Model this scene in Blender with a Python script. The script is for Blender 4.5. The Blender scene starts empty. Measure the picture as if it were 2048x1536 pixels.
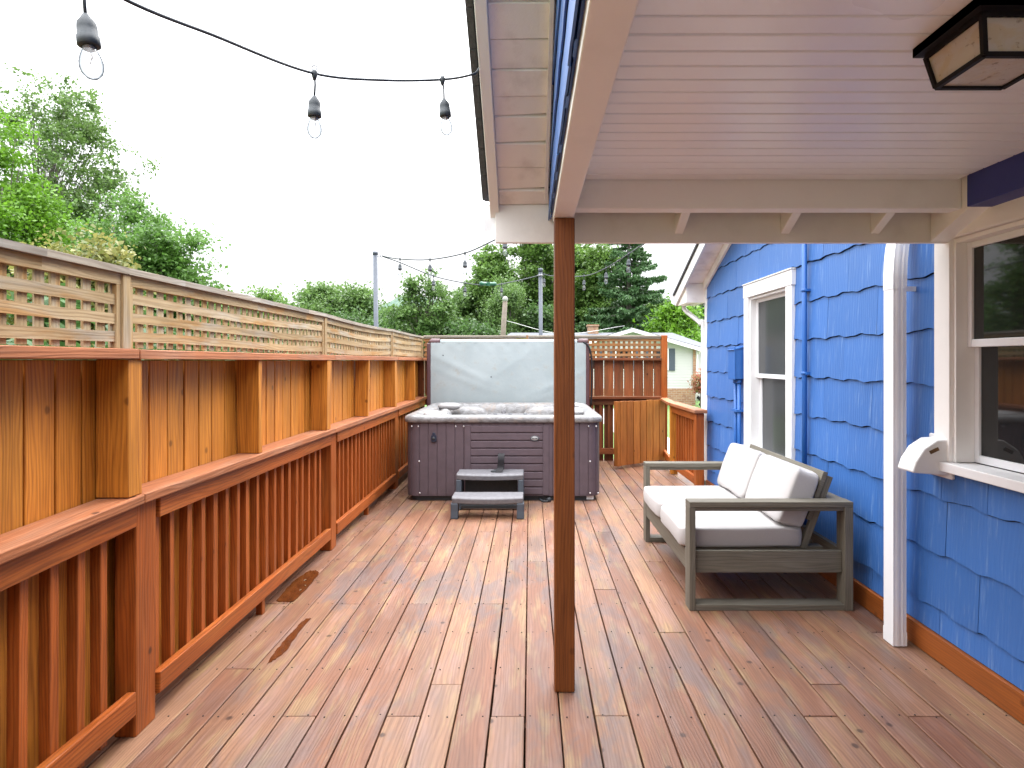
import bpy, math, random
import numpy as np
from mathutils import Vector, Matrix
R = math.radians
random.seed(7)
S = bpy.context.scene
COL = S.collection
F, CX, CY, CZ = 1250.0, 1060.0, 722.0, 1.48      # focal length and vanishing point of the photo, camera height

# ------------------------------------------------------------------ materials
def nt(name):
    m = bpy.data.materials.new(name); m.use_nodes = True
    t = m.node_tree; t.nodes.clear()
    out = t.nodes.new('ShaderNodeOutputMaterial')
    return m, t, out
class N:
    def __init__(s, t): s.t = t
    def new(s, k, **kw):
        n = s.t.nodes.new(k)
        for a, v in kw.items(): setattr(n, a, v)
        return n
    def put(s, sock, v):
        if isinstance(v, bpy.types.NodeSocket): s.t.links.new(v, sock)
        elif v is not None:
            if sock.type == 'RGBA' and len(v) == 3: v = (*v, 1)
            sock.default_value = v
    def math(s, op, a, b=None, c=None, clamp=False):
        n = s.new('ShaderNodeMath', operation=op, use_clamp=clamp)
        s.put(n.inputs[0], a)
        if b is not None: s.put(n.inputs[1], b)
        if c is not None: s.put(n.inputs[2], c)
        return n.outputs[0]
    def map(s, vec, scale, loc=None):
        n = s.new('ShaderNodeMapping'); s.put(n.inputs['Vector'], vec); n.inputs['Scale'].default_value = scale
        if loc is not None: s.put(n.inputs['Location'], loc)
        return n.outputs[0]
    def noise(s, vec, scale=1.0, detail=3, rough=.55, dist=0):
        n = s.new('ShaderNodeTexNoise'); s.put(n.inputs['Vector'], vec)
        n.inputs['Scale'].default_value = scale; n.inputs['Detail'].default_value = detail
        n.inputs['Roughness'].default_value = rough; n.inputs['Distortion'].default_value = dist
        return n.outputs[0]
    def ramp(s, f, a, b):
        n = s.new('ShaderNodeMapRange', interpolation_type='SMOOTHSTEP'); s.put(n.inputs[0], f)
        n.inputs[1].default_value = a; n.inputs[2].default_value = b
        return n.outputs[0]
    def mix(s, f, a, b, mode='MIX'):
        n = s.new('ShaderNodeMix', data_type='RGBA', blend_type=mode)
        s.put(n.inputs[0], f); s.put(n.inputs[6], a); s.put(n.inputs[7], b)
        return n.outputs[2]
    def bump(s, h, strength=.3, dist=.01):
        n = s.new('ShaderNodeBump'); s.put(n.inputs['Height'], h)
        n.inputs['Strength'].default_value = strength; n.inputs['Distance'].default_value = dist
        return n.outputs[0]
    def bsdf(s, col, rough=.5, normal=None, metal=0, spec=.5, **kw):
        n = s.new('ShaderNodeBsdfPrincipled'); s.put(n.inputs['Base Color'], col); s.put(n.inputs['Roughness'], rough)
        n.inputs['Metallic'].default_value = metal; n.inputs['Specular IOR Level'].default_value = spec
        if normal is not None: s.put(n.inputs['Normal'], normal)
        for k, v in kw.items(): s.put(n.inputs[k], v)
        return n.outputs[0]

def wood(name, ca, cb, dark, blotch=None, bamt=.5, rough=.5, grain=.35, knots=.8, bump=.25, blotch2=None, isl=.5, spec=.35, mottle=None):
    """stained timber: grain runs along u of the uv map (metres)"""
    m, t, out = nt(name); n = N(t)
    uv = n.new('ShaderNodeTexCoord').outputs['UV']
    rnd = n.new('ShaderNodeNewGeometry').outputs['Random Per Island']
    warp = n.noise(n.map(uv, (.9, 7, 1)), 1, 3, .5)
    sep = n.new('ShaderNodeSeparateXYZ'); n.put(sep.inputs[0], uv)
    ph = n.math('ADD', n.math('MULTIPLY', sep.outputs[1], 400.0), n.math('MULTIPLY', warp, 55.0))
    ring = n.math('MULTIPLY_ADD', n.math('SINE', ph), .5, .5)
    ring = n.math('POWER', ring, 1.6)
    fine = n.noise(n.map(uv, (5, 230, 1)), 1, 4, .65)
    med = n.noise(n.map(uv, (2.2, 45, 1)), 1, 3, .6)
    low = n.noise(n.map(uv, (1.1, 4.5, 1)), 1, 3, .6)
    col = n.mix(rnd, ca, cb)
    if blotch is not None:
        bl = n.noise(n.map(uv, (1.7, 7, 1), (3.1, 9.7, 2)), 1, 4, .62)
        f = n.math('MULTIPLY', n.ramp(bl, .46, .68), bamt)
        col = n.mix(f, col, blotch)
    if blotch2 is not None:
        bl = n.noise(n.map(uv, (2.3, 12, 1), (8.1, 1.7, 5)), 1, 4, .6)
        f = n.math('MULTIPLY', n.ramp(bl, .5, .66), bamt)
        col = n.mix(f, col, blotch2)
    if mottle is not None:
        ob = n.new('ShaderNodeTexCoord').outputs['Object']
        mo = n.noise(n.map(ob, (4.5, 1.5, 1)), 1, 5, .68, .6)
        mo2 = n.noise(n.map(ob, (1.1, .6, 1), (4, 7, 1)), 1, 3, .6)
        col = n.mix(n.math('MULTIPLY', n.math('MULTIPLY', n.ramp(mo, .45, .60), n.ramp(mo2, .40, .56)), .62), col, mottle)
    g = n.math('MULTIPLY', ring, .55)
    g = n.math('ADD', g, n.math('MULTIPLY', n.ramp(med, .38, .68), .5))
    g = n.math('ADD', g, n.math('MULTIPLY', n.ramp(fine, .4, .75), .45))
    col = n.mix(n.math('MULTIPLY', g, grain, clamp=True), col, dark)
    k = n.math('ADD', n.math('MULTIPLY', n.math('SUBTRACT', low, .5), 1.0), n.math('MULTIPLY', n.math('SUBTRACT', rnd, .5), isl))
    k = n.math('ADD', k, 1.0)
    hs = n.new('ShaderNodeHueSaturation'); n.put(hs.inputs['Color'], col); n.put(hs.inputs['Value'], k)
    col = hs.outputs[0]
    if knots:
        v = n.new('ShaderNodeTexVoronoi', voronoi_dimensions='2D'); n.put(v.inputs['Vector'], n.map(uv, (4.6, 5.4, 1))); v.inputs['Scale'].default_value = 1
        kd = n.math('ADD', v.outputs['Distance'], n.math('MULTIPLY', n.math('SUBTRACT', med, .5), .06))
        kf = n.math('MULTIPLY', n.math('SUBTRACT', 1.0, n.ramp(kd, .035, .10)), knots)
        sc = n.new('ShaderNodeSeparateColor'); n.put(sc.inputs[0], v.outputs['Color'])
        kf = n.math('MULTIPLY', kf, n.math('GREATER_THAN', sc.outputs[0], .89))
        col = n.mix(kf, col, tuple(c * .35 for c in dark))
    ro = n.math('MULTIPLY_ADD', low, .5, rough - .25)
    nm = n.bump(n.math('ADD', n.math('MULTIPLY', fine, .6), n.math('MULTIPLY', ring, .4)), bump, .004)
    t.links.new(n.bsdf(col, ro, nm, spec=spec), out.inputs[0])
    return m

def paint(name, col, dirt=(.35, .3, .25), damt=.15, rough=.5, bump=.15, scale=9, spec=.4, sc3=(1, 1, 1), var=0):
    m, t, out = nt(name); n = N(t)
    tc = n.new('ShaderNodeTexCoord').outputs['Object']
    a = n.noise(n.map(tc, sc3), scale, 5, .6); b = n.noise(tc, scale * .21, 3, .6)
    f = n.math('MULTIPLY', n.ramp(n.math('MULTIPLY', n.math('ADD', a, b), .5), .48, .72), damt)
    c = n.mix(f, col, dirt)
    if var:
        rnd = n.new('ShaderNodeNewGeometry').outputs['Random Per Island']
        hs = n.new('ShaderNodeHueSaturation'); n.put(hs.inputs['Color'], c); n.put(hs.inputs['Value'], n.math('MULTIPLY_ADD', rnd, var, 1 - var / 2)); c = hs.outputs[0]
    fine = n.noise(tc, scale * 14, 3, .6)
    nm = n.bump(n.math('ADD', n.math('MULTIPLY', fine, .4), n.math('MULTIPLY', a, .6)), bump, .006)
    t.links.new(n.bsdf(c, n.math('MULTIPLY_ADD', b, .3, rough - .15), nm, spec=spec), out.inputs[0])
    return m

def siding_mat(name, col, hi, fade):
    m, t, out = nt(name); n = N(t)
    tc = n.new('ShaderNodeTexCoord').outputs['UV']
    rnd = n.new('ShaderNodeNewGeometry').outputs['Random Per Island']
    warp = n.noise(n.map(tc, (6, 1.3, 1)), 1, 3, .5)
    sep = n.new('ShaderNodeSeparateXYZ'); n.put(sep.inputs[0], tc)
    ring = n.math('SINE', n.math('ADD', n.math('MULTIPLY', sep.outputs[0], 260.0), n.math('MULTIPLY', warp, 36.0)))
    fine = n.noise(n.map(tc, (210, 8, 1)), 1, 3, .6)
    wear = n.noise(n.map(tc, (38, 3, 1)), 1, 5, .7)
    big = n.noise(tc, 1.3, 3, .6)
    f = n.math('MULTIPLY', n.ramp(wear, .52, .78), fade)
    c = n.mix(f, col, hi)
    hs = n.new('ShaderNodeHueSaturation'); n.put(hs.inputs['Color'], c)
    n.put(hs.inputs['Value'], n.math('ADD', n.math('MULTIPLY_ADD', rnd, .14, .8), n.math('MULTIPLY', big, .26)))
    nm = n.bump(n.math('ADD', n.math('MULTIPLY', ring, .25), fine), .35, .003)
    t.links.new(n.bsdf(hs.outputs[0], n.math('MULTIPLY_ADD', big, .25, .33), nm, spec=.4), out.inputs[0])
    return m

def plain(name, col, rough=.5, metal=0, spec=.5, nscale=0, namt=.3, bump=0, **kw):
    m, t, out = nt(name); n = N(t)
    c = col; nm = None
    if nscale:
        tc = n.new('ShaderNodeTexCoord').outputs['Object']
        a = n.noise(tc, nscale, 5, .6)
        c = n.mix(n.math('MULTIPLY', n.ramp(a, .35, .7), namt), col, tuple(x * .45 for x in col))
        if bump: nm = n.bump(a, bump, .01)
    t.links.new(n.bsdf(c, rough, nm, metal, spec, **kw), out.inputs[0])
    return m

def leaf_mat(name, c1, c2, c3=None, trans=.35):
    m, t, out = nt(name); n = N(t)
    g = n.new('ShaderNodeNewGeometry'); rnd = g.outputs['Random Per Island']
    c = n.mix(rnd, c1, c2)
    tc = n.new('ShaderNodeTexCoord').outputs['Object']
    big = n.noise(tc, .9, 3, .6)
    if c3 is not None: c = n.mix(n.ramp(big, .5, .66), c, c3)
    d = n.new('ShaderNodeBsdfPrincipled'); n.put(d.inputs['Base Color'], c); d.inputs['Roughness'].default_value = .45; d.inputs['Specular IOR Level'].default_value = .35
    tr = n.new('ShaderNodeBsdfTranslucent'); n.put(tr.inputs[0], n.mix(.5, c, tuple(min(1, x * 1.6) for x in c2)))
    mx = n.new('ShaderNodeMixShader'); mx.inputs[0].default_value = trans
    t.links.new(d.outputs[0], mx.inputs[1]); t.links.new(tr.outputs[0], mx.inputs[2]); t.links.new(mx.outputs[0], out.inputs[0])
    return m

def clear_glass(name, tint=(.95, .97, .98), milk=.06, edge=.35):
    m, t, out = nt(name); n = N(t)
    tr = n.new('ShaderNodeBsdfTransparent'); fw = n.new('ShaderNodeLayerWeight'); fw.inputs[0].default_value = .5; n.put(tr.inputs[0], n.mix(n.ramp(fw.outputs['Facing'], .12, .85), tint, (.10, .12, .14)))
    gl = n.new('ShaderNodeBsdfGlossy'); gl.inputs['Roughness'].default_value = .03; n.put(gl.inputs[0], (.9, .93, .95))
    df = n.new('ShaderNodeBsdfDiffuse'); n.put(df.inputs[0], (.75, .78, .8))
    lw = n.new('ShaderNodeLayerWeight'); lw.inputs[0].default_value = edge
    a = n.new('ShaderNodeMixShader'); a.inputs[0].default_value = .04; t.links.new(tr.outputs[0], a.inputs[1]); t.links.new(gl.outputs[0], a.inputs[2])
    b = n.new('ShaderNodeMixShader'); b.inputs[0].default_value = milk; t.links.new(a.outputs[0], b.inputs[1]); t.links.new(df.outputs[0], b.inputs[2])
    t.links.new(b.outputs[0], out.inputs[0])
    return m

M = {}
M['deck'] = wood('deck_stain', (0.1948, 0.0811, 0.0443), (0.2292, 0.1248, 0.0714), (0.0687, 0.0263, 0.0157), blotch=(0.2292, 0.1341, 0.1036), bamt=.8, blotch2=(0.2522, 0.1622, 0.0787), rough=.5, grain=.46, isl=.2, bump=.25, spec=.33, mottle=(0.0974, 0.0873, 0.0929))
M['gold'] = wood('golden_fence_stain', (0.5936, 0.2366, 0.0316), (0.4876, 0.1762, 0.023), (0.1484, 0.0342, 0.0053), rough=.5, grain=.6, isl=.35, bump=.25, spec=.3, knots=.6)
M['gateboard'] = wood('gate_board_stain', (0.36, 0.1125, 0.0225), (0.405, 0.1485, 0.0315), (0.099, 0.0225, 0.0063), rough=.5, grain=.6, isl=.4, bump=.25, spec=.25, knots=.7)
M['red'] = wood('red_cedar_stain', (0.35, 0.0792, 0.0116), (0.41, 0.11, 0.0165), (0.085, 0.0158, 0.0033), blotch=(0.44, 0.1452, 0.033), bamt=.5, rough=.5, grain=.55, isl=.3, bump=.3, spec=.3)
M['cap'] = wood('weathered_cap_stain', (0.374, 0.132, 0.0562), (0.408, 0.16, 0.0675), (0.1105, 0.036, 0.0165), blotch=(0.357, 0.2, 0.1275), bamt=.6, rough=.6, grain=.5, isl=.2, bump=.35, spec=.25)
M['dred'] = wood('dark_red_stain', (0.1955, 0.051, 0.017), (0.2295, 0.0697, 0.0213), (0.051, 0.0136, 0.0059), blotch=(0.119, 0.0553, 0.0213), bamt=.7, rough=.5, grain=.5, isl=.45, bump=.3, spec=.3)
M['post'] = wood('porch_post_stain', (0.2025, 0.0591, 0.0121), (0.2187, 0.0689, 0.0146), (0.0607, 0.0146, 0.004), rough=.45, grain=.55, isl=.2, knots=.4)
M['lattice'] = wood('weathered_lattice', (0.4129, 0.2959, 0.1574), (0.3854, 0.2959, 0.1808), (0.1376, 0.0826, 0.0335), blotch=(0.3647, 0.3372, 0.2812), bamt=.8, blotch2=(0.3579, 0.1858, 0.0603), rough=.75, grain=.45, knots=0, isl=.25, spec=.15)
M['greycap'] = wood('grey_lattice_cap', (0.3, 0.27, 0.2325), (0.33, 0.285, 0.225), (0.12, 0.09, 0.0675), blotch=(0.345, 0.33, 0.3075), bamt=.8, rough=.8, grain=.5, knots=0, isl=.15, spec=.15)
M['latfar'] = wood('stained_lattice', (0.289, 0.119, 0.0382), (0.34, 0.17, 0.068), (0.102, 0.0425, 0.017), blotch=(0.255, 0.1955, 0.1275), bamt=.6, rough=.7, grain=.45, knots=0, isl=.25, spec=.2)
M['greywood'] = wood('grey_teak', (0.1464, 0.1321, 0.1035), (0.1607, 0.1428, 0.1107), (0.0714, 0.0643, 0.05), blotch=(0.1785, 0.1678, 0.1428), bamt=.6, rough=.65, grain=.5, knots=0, isl=.1, spec=.2)
M['base'] = wood('orange_base_stain', (0.288, 0.08, 0.0144), (0.304, 0.092, 0.016), (0.12, 0.028, 0.008), rough=.45, grain=.45, knots=.5, isl=.1)
M['white'] = paint('cream_trim_paint', (.84, .83, .81), damt=.12, scale=7, bump=.25)
M['fasciapaint'] = paint('dimmed_fascia_paint', (.80, .765, .73), damt=.22, scale=7, bump=.25)  # same trim paint, toned down against the strong light on the fascia
M['bead'] = paint('beadboard_paint', (.87, .895, .92), damt=.06, scale=5, bump=.05, rough=.30, spec=.5)
M['soffit'] = paint('aged_soffit_paint', (.83, .78, .74), dirt=(.3, .22, .17), damt=.35, scale=11, bump=.35)
M['winwhite'] = paint('window_white_paint', (.73, .73, .735), damt=.12, scale=14, bump=.1)
M['metalwhite'] = paint('white_metal_paint', (.76, .77, .79), damt=.02, scale=6, bump=.05, rough=.35)
M['blue'] = siding_mat('blue_siding_paint', (.040, .132, .385), (.19, .30, .51), .7)
M['bluepaint'] = paint('blue_pipe_paint', (.023, .115, .38), dirt=(.03, .07, .25), damt=.3, rough=.4)
M['navy'] = paint('dark_blue_ledger_paint', (.03, .04, .21), dirt=(.02, .02, .1), damt=.3, rough=.5)
M['tan'] = plain('added_wall_tan', (.42, .33, .25), .8)  # for the added rear wall; warm tone keeps its bounce off the ceiling neutral
M['core'] = plain('shade_gap_core', (.03, .035, .06), .9)  # near-black, so the gaps under the shingle lips read as shade
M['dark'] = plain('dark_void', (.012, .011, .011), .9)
M['black'] = plain('black_metal', (.010, .009, .011), .6, spec=.2)
M['rubber'] = plain('black_rubber', (.03, .035, .04), .6, nscale=60, namt=.4)
M['socket'] = plain('grey_black_socket', (.032, .040, .048), .6, nscale=80, namt=.3)
M['bulb'] = clear_glass('bulb_glass', milk=.07)
M['filament'] = plain('filament_brown', (.2, .12, .09), .5)
M['brass'] = plain('bulb_base_metal', (.6, .6, .58), .35, metal=1)
M['shingle'] = plain('roof_shingle_dark', (.06, .06, .065), .9, nscale=40, namt=.6, bump=.5)
M['shinglegrey'] = plain('roof_shingle_grey', (0.102, 0.108, 0.123), .9, nscale=9, namt=.35, bump=.3)
M['steel'] = plain('grey_pole_metal', (.055, .067, .09), .5, metal=0, nscale=20, namt=.3)
M['plum'] = plain('plum_cabinet_plastic', (0.0973, 0.0711, 0.0829), .5, spec=.35, nscale=14, namt=.25, bump=.08)
M['stepgrey'] = plain('grey_step_plastic', (0.1296, 0.1264, 0.1361), .55, nscale=26, namt=.45, bump=.2)
M['clip'] = plain('navy_clip_plastic', (.012, .02, .04), .4)
M['slate'] = plain('slate_leg_plastic', (0.044, 0.056, 0.072), .5, nscale=20, namt=.25)
M['chrome'] = plain('screw_metal', (.75, .74, .72), .3, metal=1)
M['badge'] = plain('silver_badge', (.45, .45, .44), .4, metal=0, nscale=90, namt=.6)
M['maroon'] = plain('maroon_vinyl', (.075, .03, .035), .5, nscale=30, namt=.3)
M['cushion'] = None
M['brown'] = plain('dry_leaf_brown', (.16, .085, .035), .8, nscale=30, namt=.5)
M['barktone'] = plain('tree_bark', (.13, .115, .10), .9, nscale=14, namt=.6, bump=.5)
M['label'] = plain('white_sticker', (.7, .7, .7), .5, nscale=70, namt=.4)
M['greenplastic'] = plain('green_plastic', (.008, .085, .045), .4, nscale=25, namt=.2)
M['vinyl'] = paint('white_vinyl_siding', (0.4493, 0.4618, 0.443), damt=.1, scale=2, bump=.03)
M['shutter'] = plain('slate_blue_shutter', (.05, .065, .09), .6)
M['hardware'] = plain('zinc_hardware', (.35, .35, .36), .4, metal=.9)

def fabric(name, col, scale=420):
    m, t, out = nt(name); n = N(t)
    tc = n.new('ShaderNodeTexCoord').outputs['Object']
    a = n.noise(tc, scale, 2, .6); b = n.noise(tc, 5, 4, .6); st = n.noise(n.map(tc, (1, 1, 1), (4, 2, 1)), 11, 4, .7)
    c = n.mix(n.math('MULTIPLY', n.ramp(a, .35, .7), .25), col, tuple(x * .6 for x in col))
    c = n.mix(n.math('MULTIPLY', n.ramp(st, .66, .78), .3), c, (.42, .31, .25))
    nm = n.bump(n.math('ADD', a, n.math('MULTIPLY', b, 1.4)), .25, .006)
    t.links.new(n.bsdf(c, .85, nm, spec=.15, **{'Sheen Weight': .15}), out.inputs[0])
    return m
M['cushion'] = fabric('oatmeal_cushion_fabric', (0.3888, 0.3708, 0.3636))

def vinyl_cover():
    m, t, out = nt('grey_cover_vinyl'); n = N(t)
    tc = n.new('ShaderNodeTexCoord').outputs['Object']
    a = n.noise(tc, 2.2, 5, .65); b = n.noise(tc, 9, 5, .7); f = n.noise(n.map(tc, (160, 160, 30)), 1, 2)
    c = n.mix(n.ramp(a, .35, .65), (.265, .305, .315), (.30, .34, .35))
    c = n.mix(n.math('MULTIPLY', n.ramp(b, .55, .72), .4), c, (.27, .24, .18))
    nm = n.bump(n.math('ADD', n.math('MULTIPLY', f, .15), b), .18, .01)
    t.links.new(n.bsdf(c, .55, nm, spec=.3), out.inputs[0])
    return m
M['cover'] = vinyl_cover()

def marble():
    m, t, out = nt('marbled_acrylic'); n = N(t)
    tc = n.new('ShaderNodeTexCoord').outputs['Object']
    w = n.noise(tc, 2.6, 4, .6, 1.4); a = n.noise(n.map(tc, (1, 1, 2.5)), 6, 5, .7, 2.2); s = n.noise(tc, 17, 4, .7)
    c = n.mix(n.ramp(a, .4, .62), (.22, .218, .22), (.125, .12, .12))
    c = n.mix(n.math('MULTIPLY', n.ramp(w, .5, .66), .6), c, (.25, .2, .165))
    c = n.mix(n.math('MULTIPLY', n.ramp(s, .55, .75), .35), c, (.31, .31, .32))
    t.links.new(n.bsdf(c, .32, None, spec=.4), out.inputs[0])
    return m
M['marble'] = marble()
M['pillow'] = plain('spa_pillow', (0.2677, 0.2614, 0.2614), .5, nscale=18, namt=.2)

def brick():
    m, t, out = nt('red_brick'); n = N(t)
    tc = n.new('ShaderNodeTexCoord').outputs['UV']
    b = n.new('ShaderNodeTexBrick'); n.put(b.inputs['Vector'], tc)
    b.inputs['Scale'].default_value = 1; b.inputs['Brick Width'].default_value = .21; b.inputs['Row Height'].default_value = .075
    b.inputs['Mortar Size'].default_value = .008
    n.put(b.inputs['Color1'], (.24, .11, .06)); n.put(b.inputs['Color2'], (.34, .20, .115)); n.put(b.inputs['Mortar'], (.33, .27, .21))
    a = n.noise(tc, 6, 3)
    c = n.mix(n.math('MULTIPLY', n.ramp(a, .55, .7), .6), b.outputs[0], (.22, .09, .06))
    t.links.new(n.bsdf(c, .85, n.bump(b.outputs['Fac'], .3, .01)), out.inputs[0])
    return m
M['brick'] = brick()

def window_glass(name, base, spec, rough=.035):
    m, t, out = nt(name); n = N(t)
    tc = n.new('ShaderNodeTexCoord').outputs['Object']
    w = n.noise(tc, 1.1, 2); nm = n.bump(w, .02, .02)
    t.links.new(n.bsdf(base, rough, nm, spec=spec), out.inputs[0])
    return m
M['pane'] = window_glass('window_pane_dark', (.014, .015, .016), .55)
M['screen'] = window_glass('window_pane_screened', (.038, .042, .044), .3, .2)

def lamp_glass():
    m, t, out = nt('seeded_lamp_glass'); n = N(t)
    tc = n.new('ShaderNodeTexCoord').outputs['Object']
    a = n.noise(tc, 60, 3, .6); b = n.noise(n.map(tc, (1, 1, 2.2)), 9, 3, .6, 1.5)
    tr = n.new('ShaderNodeBsdfTransparent'); n.put(tr.inputs[0], (.85, .82, .76))
    c = n.mix(n.ramp(b, .4, .65), (.80, .78, .75), (.80, .72, .58))
    c = n.mix(n.math('MULTIPLY', n.ramp(a, .6, .72), .5), c, (.25, .2, .16))
    d = n.bsdf(c, .2, n.bump(a, .3, .005))
    mx = n.new('ShaderNodeMixShader'); mx.inputs[0].default_value = .62; t.links.new(tr.outputs[0], mx.inputs[1]); t.links.new(d, mx.inputs[2]); t.links.new(mx.outputs[0], out.inputs[0])
    return m
M['lampglass'] = lamp_glass()
M['candle'] = plain('cream_lamp_bulb', (.75, .66, .5), .3)

def puddle():
    m, t, out = nt('wet_stain'); n = N(t)
    tc = n.new('ShaderNodeTexCoord').outputs['Object']
    a = n.noise(n.map(tc, (60, 5, 1)), 1, 3); b = n.noise(tc, 14, 4)
    c = n.mix(a, (.11, .03, .007), (.065, .02, .007)); c = n.mix(n.ramp(b, .45, .66), c, (.06, .018, .006))
    t.links.new(n.bsdf(c, .12, n.bump(a, .1, .003), spec=.5), out.inputs[0])
    return m
M['puddle'] = puddle()

def lawn():
    m, t, out = nt('lawn_grass'); n = N(t)
    tc = n.new('ShaderNodeTexCoord').outputs['Object']
    a = n.noise(tc, .25, 4); b = n.noise(tc, 30, 4, .7)
    c = n.mix(n.ramp(a, .4, .65), (.075, .17, .025), (.11, .20, .035)); c = n.mix(n.math('MULTIPLY', b, .5), c, (.045, .10, .015))
    t.links.new(n.bsdf(c, .8, n.bump(b, .8, .05)), out.inputs[0])
    return m
M['lawn'] = lawn()
M['polewood'] = plain('weathered_pole_wood', (0.1375, 0.11, 0.088), .8, nscale=9, namt=.5, bump=.3)
M['path'] = plain('concrete_path', (.42, .40, .37), .9, nscale=8, namt=.3)
def forest():
    m, t, out = nt('forest_hill'); n = N(t)
    tc = n.new('ShaderNodeTexCoord').outputs['Object']
    a = n.noise(tc, .06, 5, .7); b = n.noise(tc, .3, 4, .7)
    c = n.mix(n.ramp(a, .4, .6), (.05, .10, .07), (.075, .13, .085))
    t.links.new(n.bsdf(c, .9, n.bump(b, 1, 3)), out.inputs[0])
    return m
M['forest'] = forest()

# ------------------------------------------------------------------ mesh builder
class MB:
    def __init__(s): s.v = []; s.f = []; s.uv = []; s.sm = []
    def face(s, pts, uvs=None, smooth=False):
        i = len(s.v); s.v += [tuple(p) for p in pts]; s.f.append(tuple(range(i, i + len(pts))))
        s.uv.append(uvs or [(p[0] + p[1], p[2]) for p in pts]); s.sm.append(smooth)
    def hexa(s, c, L=None):
        """eight corners, order x fastest then y then z; welded; uv along the longest edge axis"""
        i = len(s.v); s.v += [tuple(p) for p in c]
        d = [(Vector(c[1]) - Vector(c[0])).length, (Vector(c[2]) - Vector(c[0])).length, (Vector(c[4]) - Vector(c[0])).length]
        if L is None: L = d.index(max(d))
        ru, rv = random.uniform(0, 60), random.uniform(0, 60)
        co = [[(k & 1) * d[0], ((k >> 1) & 1) * d[1], (k >> 2) * d[2]] for k in range(8)]
        for q, nx in (((0, 2, 3, 1), 2), ((4, 5, 7, 6), 2), ((0, 1, 5, 4), 1), ((2, 6, 7, 3), 1), ((0, 4, 6, 2), 0), ((1, 3, 7, 5), 0)):
            s.f.append(tuple(i + k for k in q)); s.sm.append(False)
            ax = [a for a in (0, 1, 2) if a != nx]
            if L in ax:
                o = [a for a in ax if a != L][0]
                s.uv.append([(co[k][L] + ru, co[k][o] + rv + nx * .37) for k in q])
            else:
                s.uv.append([(co[k][ax[0]] * .15 + ru, co[k][ax[1]] + rv) for k in q])
    def box(s, x0, x1, y0, y1, z0, z1, L=None, jit=0):
        c = [(x, y, z) for z in (z0, z1) for y in (y0, y1) for x in (x0, x1)]
        if jit: c = [tuple(a + random.uniform(-jit, jit) for a in p) for p in c]
        s.hexa(c, L)
    def obox(s, ctr, size, rot, L=None):
        m = rot.to_matrix() if hasattr(rot, 'to_matrix') else rot
        c = [Vector(ctr) + m @ Vector(((i - .5) * size[0], (j - .5) * size[1], (k - .5) * size[2])) for k in (0, 1) for j in (0, 1) for i in (0, 1)]
        s.hexa(c, L)
    def beam(s, a, b, w, h, up=(0, 0, 1)):
        """board from a to b (centre line), w across, h along up"""
        a, b = Vector(a), Vector(b); d = (b - a).normalized(); sd = d.cross(Vector(up)).normalized(); u = sd.cross(d)
        c = [p + sd * (i * w / 2) + u * (k * h / 2) for k in (-1, 1) for p in (a, b) for i in (-1, 1)]
        s.hexa(c, 1)
    def prism(s, poly, a0, a1, ax=0):
        """polygon extruded along axis ax; poly in the two other axes in order"""
        def P(p, a):
            q = list(p); q.insert(ax, a); return tuple(q)
        n = len(poly); i = len(s.v)
        s.v += [P(p, a0) for p in poly] + [P(p, a1) for p in poly]
        ar = sum(poly[k][0] * poly[(k + 1) % n][1] - poly[(k + 1) % n][0] * poly[k][1] for k in range(n))
        flip = (ar > 0) ^ (ax == 1)
        ru, rv = random.uniform(0, 60), random.uniform(0, 60)
        capA = list(range(n)); capB = list(range(n, 2 * n))
        if flip: capA = capA[::-1]
        else: capB = capB[::-1]
        for cap in (capA, capB):
            s.f.append(tuple(i + k for k in cap)); s.sm.append(False)
            s.uv.append([(poly[k % n][0] + ru, poly[k % n][1] + rv) for k in cap])
        per = 0
        for k in range(n):
            j = (k + 1) % n; e = math.dist(poly[k], poly[j])
            q = [k, j, n + j, n + k]; u = [(0, per), (0, per + e), (a1 - a0, per + e), (a1 - a0, per)]
            if not flip: q = q[::-1]; u = u[::-1]
            s.f.append(tuple(i + a for a in q)); s.sm.append(False); s.uv.append([(a + ru, b + rv) for a, b in u]); per += e
    def tube(s, pts, r, n=8, cap=True):
        pts = [Vector(p) for p in pts]; m = len(pts); i = len(s.v)
        rr = r if isinstance(r, (list, tuple)) else [r] * m
        ref = None; ln = 0
        for k, p in enumerate(pts):
            d = (pts[min(k + 1, m - 1)] - pts[max(k - 1, 0)]).normalized()
            if ref is None:
                ref = d.orthogonal().normalized()
            ref = (ref - d * ref.dot(d)).normalized(); b = d.cross(ref)
            for a in range(n):
                t = 2 * math.pi * a / n
                s.v.append(tuple(p + (ref * math.cos(t) + b * math.sin(t)) * rr[k]))
        for k in range(m - 1):
            for a in range(n):
                a2 = (a + 1) % n
                s.f.append((i + k * n + a, i + k * n + a2, i + (k + 1) * n + a2, i + (k + 1) * n + a)); s.sm.append(True)
                s.uv.append([(k * .1, a * .02)] * 4)
        if cap:
            s.f.append(tuple(i + a for a in range(n))[::-1]); s.sm.append(False); s.uv.append([(0, 0)] * n)
            s.f.append(tuple(i + (m - 1) * n + a for a in range(n))); s.sm.append(False); s.uv.append([(0, 0)] * n)
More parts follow.
